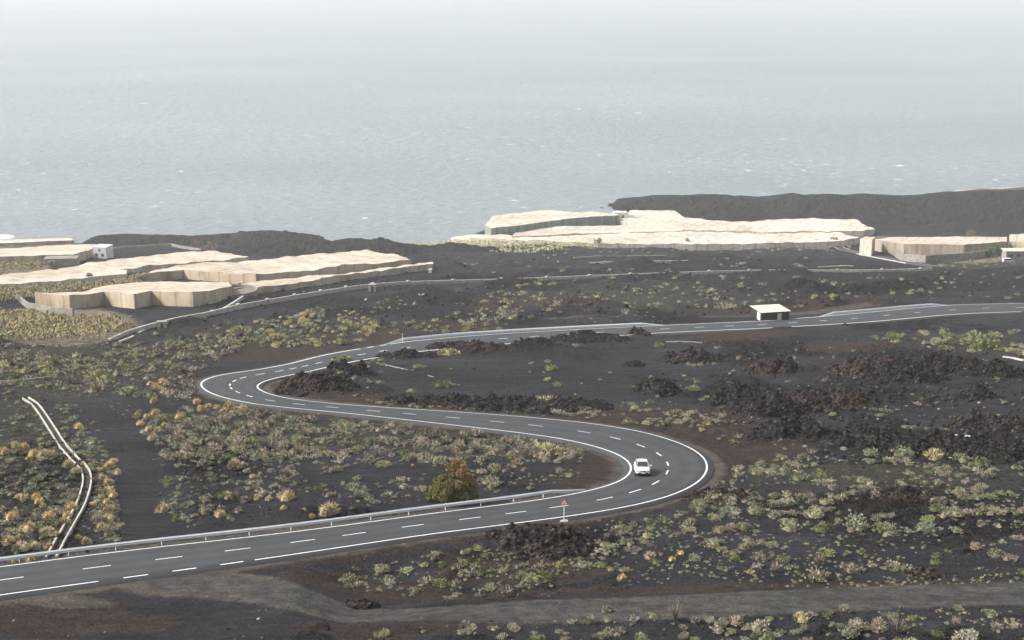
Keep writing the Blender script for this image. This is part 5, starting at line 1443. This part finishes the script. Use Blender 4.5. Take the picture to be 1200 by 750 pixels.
OC = [('dark bushy topped lava mound inside the left hairpin', 382, 424, 424, 440, 'rock'),
      ('reddish rubble mound at the tip of the left hairpin', 322, 400, 440, 462, 'rock_brown'),
      ('low lava lip along the upper road left end', 438, 500, 411, 421, 'rock'),
      ('jagged lava lip along the upper road centre', 500, 585, 401, 413, 'rock_brown'),
      ('small lava ledge beside the upper road middle', 605, 655, 397, 408, 'rock'),
      ('dark lava ledge right of the small ledge by the upper road', 652, 735, 390, 402, 'rock'),
      ('reddish pointed lava block under the guardrail end', 738, 762, 384, 394, 'rock_brown'),
      ('flat little lava heap alone on the ash plain', 731, 757, 423, 431, 'rock'),
      ('isolated craggy lava heap in the middle of the ash plain', 751, 796, 441, 465, 'rock'),
      ('long black lava lip left part inside the loop', 460, 560, 464, 477, 'rock'),
      ('black lava lip middle part inside the loop', 545, 640, 466, 482, 'rock'),
      ('black lava lip right part inside the loop', 610, 708, 468, 484, 'rock'),
      ('scattered low lava ridge behind the ash plain on the right', 788, 845, 400, 427, 'rock_brown'),
      ('dark lava bank at the left end of the right outcrops', 838, 905, 436, 476, 'rock'),
      ('tall rocky lava knoll above the right outcrops left side', 885, 934, 402, 440, 'rock_brown'),
      ('largest brown lava mound in the middle of the right side', 915, 1036, 444, 482, 'rock_brown'),
      ('rough lava shelf just left of the largest brown mound', 872, 950, 455, 490, 'rock'),
      ('brown lava slope on the upper right side', 995, 1085, 402, 440, 'rock_brown'),
      ('broken lava blocks under the upper right slope', 1040, 1108, 425, 450, 'rock'),
      ('tall black pointed lava rock near the right edge', 1130, 1196, 409, 443, 'rock'),
      ('dark lava band joining the pointed rock from the left', 1085, 1150, 414, 438, 'rock'),
      ('black lava mound at the left above the golden bushes', 898, 970, 486, 517, 'rock'),
      ('small black lava block left of the long black bank', 996, 1020, 494, 506, 'rock'),
      ('long black lava bank above the green shrubs left half', 988, 1075, 503, 532, 'rock'),
      ('long black lava bank above the green shrubs right half', 1060, 1130, 507, 534, 'rock'),
      ('black lava bank reaching the right edge', 1115, 1215, 515, 539, 'rock'),
      ('reddish black lava bank on the right edge under the plain', 1134, 1215, 486, 505, 'rock_brown'),
      ('small mottled lava heap left of the right edge', 1128, 1177, 453, 469, 'rock'),
      ('far dark lava cone before the greenhouse front strip left', 776, 802, 285, 292, 'ridge'),
      ('far dark lava cone before the greenhouse front strip right', 823, 850, 284, 292, 'ridge'),
      ('dark lava hump behind the upper road to the right of the hut', 925, 985, 322, 340, 'ridge'),
      ('dark lava hump behind the upper road further right', 1010, 1085, 327, 342, 'ridge'),
      ('stony embankment of brown rubble below the warning sign', 590, 690, 627, 655, 'rock_brown'),
      ('brown stony rise right of the car bend foot', 815, 895, 575, 592, 'rock_brown'),
      ('brown rubble rise among shrubs on the right slope', 1030, 1090, 572, 590, 'rock_brown'),
      ('reddish rubble heap beside the right gravel track', 1070, 1120, 668, 680, 'rock_brown'),
      ('low stony heap under the lower track centre', 405, 440, 708, 716, 'rock_brown')]
for q, (l, x0, x1, yt, yb, m) in enumerate(OC): outcrop(l, x0, x1, yt, yb, m, 50 + q * 7, hf=.65 if 'embankment' in l or 'rise' in l or 'heap' in l and yb > 560 else 1.0)
print('outcrops', time.time() - T0)

# loose clinker: uncountable stones
M_['stone'] = leaf_mat('loose_stone', .95)
items = []
r3 = np.random.default_rng(9)
SZ = [([(830, 400), (1250, 395), (1250, 545), (900, 545), (840, 480)], 40, (.2, 1.1), 'k'), ([(320, 435), (430, 425), (450, 465), (340, 470)], 60, (.15, .5), 'b'), ([(440, 462), (720, 462), (720, 488), (440, 480)], 45, (.2, .6), 'k'),
      ([(340, 660), (600, 622), (780, 598), (800, 612), (620, 660), (380, 690)], 34, (.10, .32), 'b'), ([(440, 398), (800, 388), (800, 400), (440, 425)], 40, (.2, .7), 'k'), ([(0, 450), (130, 470), (150, 650), (0, 655)], 30, (.12, .55), 'k'),
      ([(150, 470), (700, 530), (690, 570), (180, 625)], 9, (.12, .45), 'k'), ([(800, 545), (1250, 545), (1250, 690), (620, 690)], 13, (.12, .5), 'k'), ([(0, 700), (1250, 705), (1250, 800), (0, 800)], 9, (.10, .40), 'b'), ([(650, 520), (740, 530), (735, 560), (670, 570)], 16, (.1, .3), 'b'),
      ([(600, 665), (1250, 665), (1250, 690), (600, 700)], 26, (.1, .35), 'b'), ([(300, 320), (1250, 318), (1250, 360), (450, 385), (200, 400)], 26, (.3, 1.9), 'k'), ([(0, 405), (240, 400), (230, 465), (0, 450)], 24, (.3, 1.1), 'k'), ([(440, 400), (860, 395), (870, 480), (620, 470), (440, 462)], 7, (.12, .7), 'k'), ([(500, 292), (1000, 288), (1000, 322), (420, 330)], 26, (.4, 2.2), 'k'), ([(900, 385), (1250, 372), (1250, 400), (900, 405)], 18, (.3, .9), 'b')]
for (poly, dens, sz, kd) in SZ:
    p = np.array(poly); n = int(np.ptp(p[:, 0]) * np.ptp(p[:, 1]) * dens / 1000)
    hx = r3.uniform(p[:, 0].min(), p[:, 0].max(), n); hy = r3.uniform(p[:, 1].min(), p[:, 1].max(), n)
    k = pip(hx, hy, poly); P = U(hx[k], hy[k]); ok = ~on_way(P) & (fbm(P[:, 0] / 8, P[:, 1] / 8, 3, 123) > -.1)
    for P_ in P[ok]:
        s_ = sz[0] + (sz[1] - sz[0]) * r3.uniform() ** 2.5
        v = r3.uniform(.35, 1.7)
        t_ = (.036 * v, .034 * v, .034 * v) if kd == 'k' or r3.uniform() < .3 else (.105 * v, .072 * v, .056 * v)
        if r3.uniform() < .03: t_ = (.30, .25, .20)
        items.append((ST[int(r3.integers(0, 8))], P_[0], P_[1], P_[2] + s_ * .1, s_, s_, r3.uniform(0, 6.28), t_))
# litter stones on the verge along the road
for i in range(0, len(RC)):
    for s_, E, sg in ((0, RA, 1), (1, RB, -1)):
        if r3.uniform() < .8:
            q = E[i, :2] + outA[i] * sg * r3.uniform(.9, 3.2); z_ = float(hz(q[0], q[1])); sz = r3.uniform(.06, .22)
            v = r3.uniform(.8, 1.8); items.append((ST[int(r3.integers(0, 8))], q[0], q[1], z_, sz, sz, 0, (.09 * v, .07 * v, .058 * v)))
merge('rubble', items, 'loose black and brown lava stones strewn over the ash', M_['stone'])
print('stones', len(items), time.time() - T0)

# surf on the far left shore
r4 = np.random.default_rng(3); mb = MB()
V = []; Fc = []
xs = np.linspace(-345, -296, 60); ys = np.linspace(852, 874, 22)
XX, YY = np.meshgrid(xs, ys); ZZ = -.35 + 3.2 * np.clip(fbm(XX / 9, YY / 5, 4, 2) + .25, -.1, 1) * np.exp(-((YY - 863) / 4.5) ** 2) * (1 - ss(-308, -298, XX))
ZZ -= .4 * (np.exp(-((YY - 863) / 4.5) ** 2) < .3)
o = mk('surf', np.stack([XX, YY, ZZ], -1).reshape(-1, 3), grid_faces(*XX.shape), M_['foam'], smooth=True)
tag(o, 'white surf breaking on the far left shore', kind='stuff')

# ------------------------------------------------------------------ HAZE
mb = MB(); mb.box((0, 29000, 89), (88000, 58400, 190))
hz_o = mb.build('haze', None) if False else None
me = bpy.data.meshes.new('haze'); me.from_pydata(mb.v, [], mb.f)
hm = bpy.data.materials.new('haze'); hm.use_nodes = True; nt = hm.node_tree
for n in list(nt.nodes):
    if n.type == 'BSDF_PRINCIPLED': nt.nodes.remove(n)
pv = nt.nodes.new('ShaderNodeVolumePrincipled'); out = [n for n in nt.nodes if n.type == 'OUTPUT_MATERIAL'][0]
pv.inputs['Color'].default_value = (0.97, 0.99, 1.0, 1); pv.inputs['Density'].default_value = 1.25e-4; pv.inputs['Anisotropy'].default_value = 0.1
nt.links.new(pv.outputs[0], out.inputs['Volume'])
me.materials.append(hm); haze = bpy.data.objects.new('haze', me); COL.objects.link(haze)
tag(haze, 'pale sea haze filling the air', kind='stuff')

# ------------------------------------------------------------------ LIGHT
SUN_EL, SUN_AZ = 42.0, -94.0      # azimuth clockwise from +Y (view direction); negative = from the left
el, az = R(SUN_EL), R(SUN_AZ)
sd = np.array([math.sin(az) * math.cos(el), math.cos(az) * math.cos(el), math.sin(el)])
w = bpy.data.worlds.new('World'); scn.world = w; w.use_nodes = True; nt = w.node_tree
sky = nt.nodes.new('ShaderNodeTexSky'); sky.sky_type = 'NISHITA'; sky.sun_disc = False
sky.sun_elevation = el; sky.sun_rotation = az; sky.air_density = 1.0; sky.dust_density = 4.0; sky.ozone_density = 1.0; sky.altitude = 100
hs = nt.nodes.new('ShaderNodeHueSaturation'); hs.inputs['Saturation'].default_value = 0.32
nt.links.new(sky.outputs[0], hs.inputs['Color'])
bg = nt.nodes['Background']; nt.links.new(hs.outputs[0], bg.inputs['Color']); bg.inputs['Strength'].default_value = 0.14
L = bpy.data.lights.new('sun', 'SUN'); L.energy = 2.7; L.angle = R(3.0); L.color = (1.0, 0.955, 0.89)
lo = bpy.data.objects.new('sun', L); COL.objects.link(lo); lo.location = (0, 0, 400)
from mathutils import Vector
lo.rotation_euler = Vector(sd).to_track_quat('Z', 'Y').to_euler()

scn.view_settings.view_transform = 'Standard'; scn.view_settings.look = 'None'
scn.view_settings.exposure = 0.85; scn.view_settings.gamma = 1
scn.view_settings.use_curve_mapping = False
scn.render.engine = 'CYCLES'
cy = scn.cycles
cy.use_denoising = True; cy.max_bounces = 5; cy.diffuse_bounces = 2; cy.glossy_bounces = 2; cy.volume_bounces = 2; cy.transparent_max_bounces = 4
cy.use_adaptive_sampling = True
print('done', time.time() - T0)
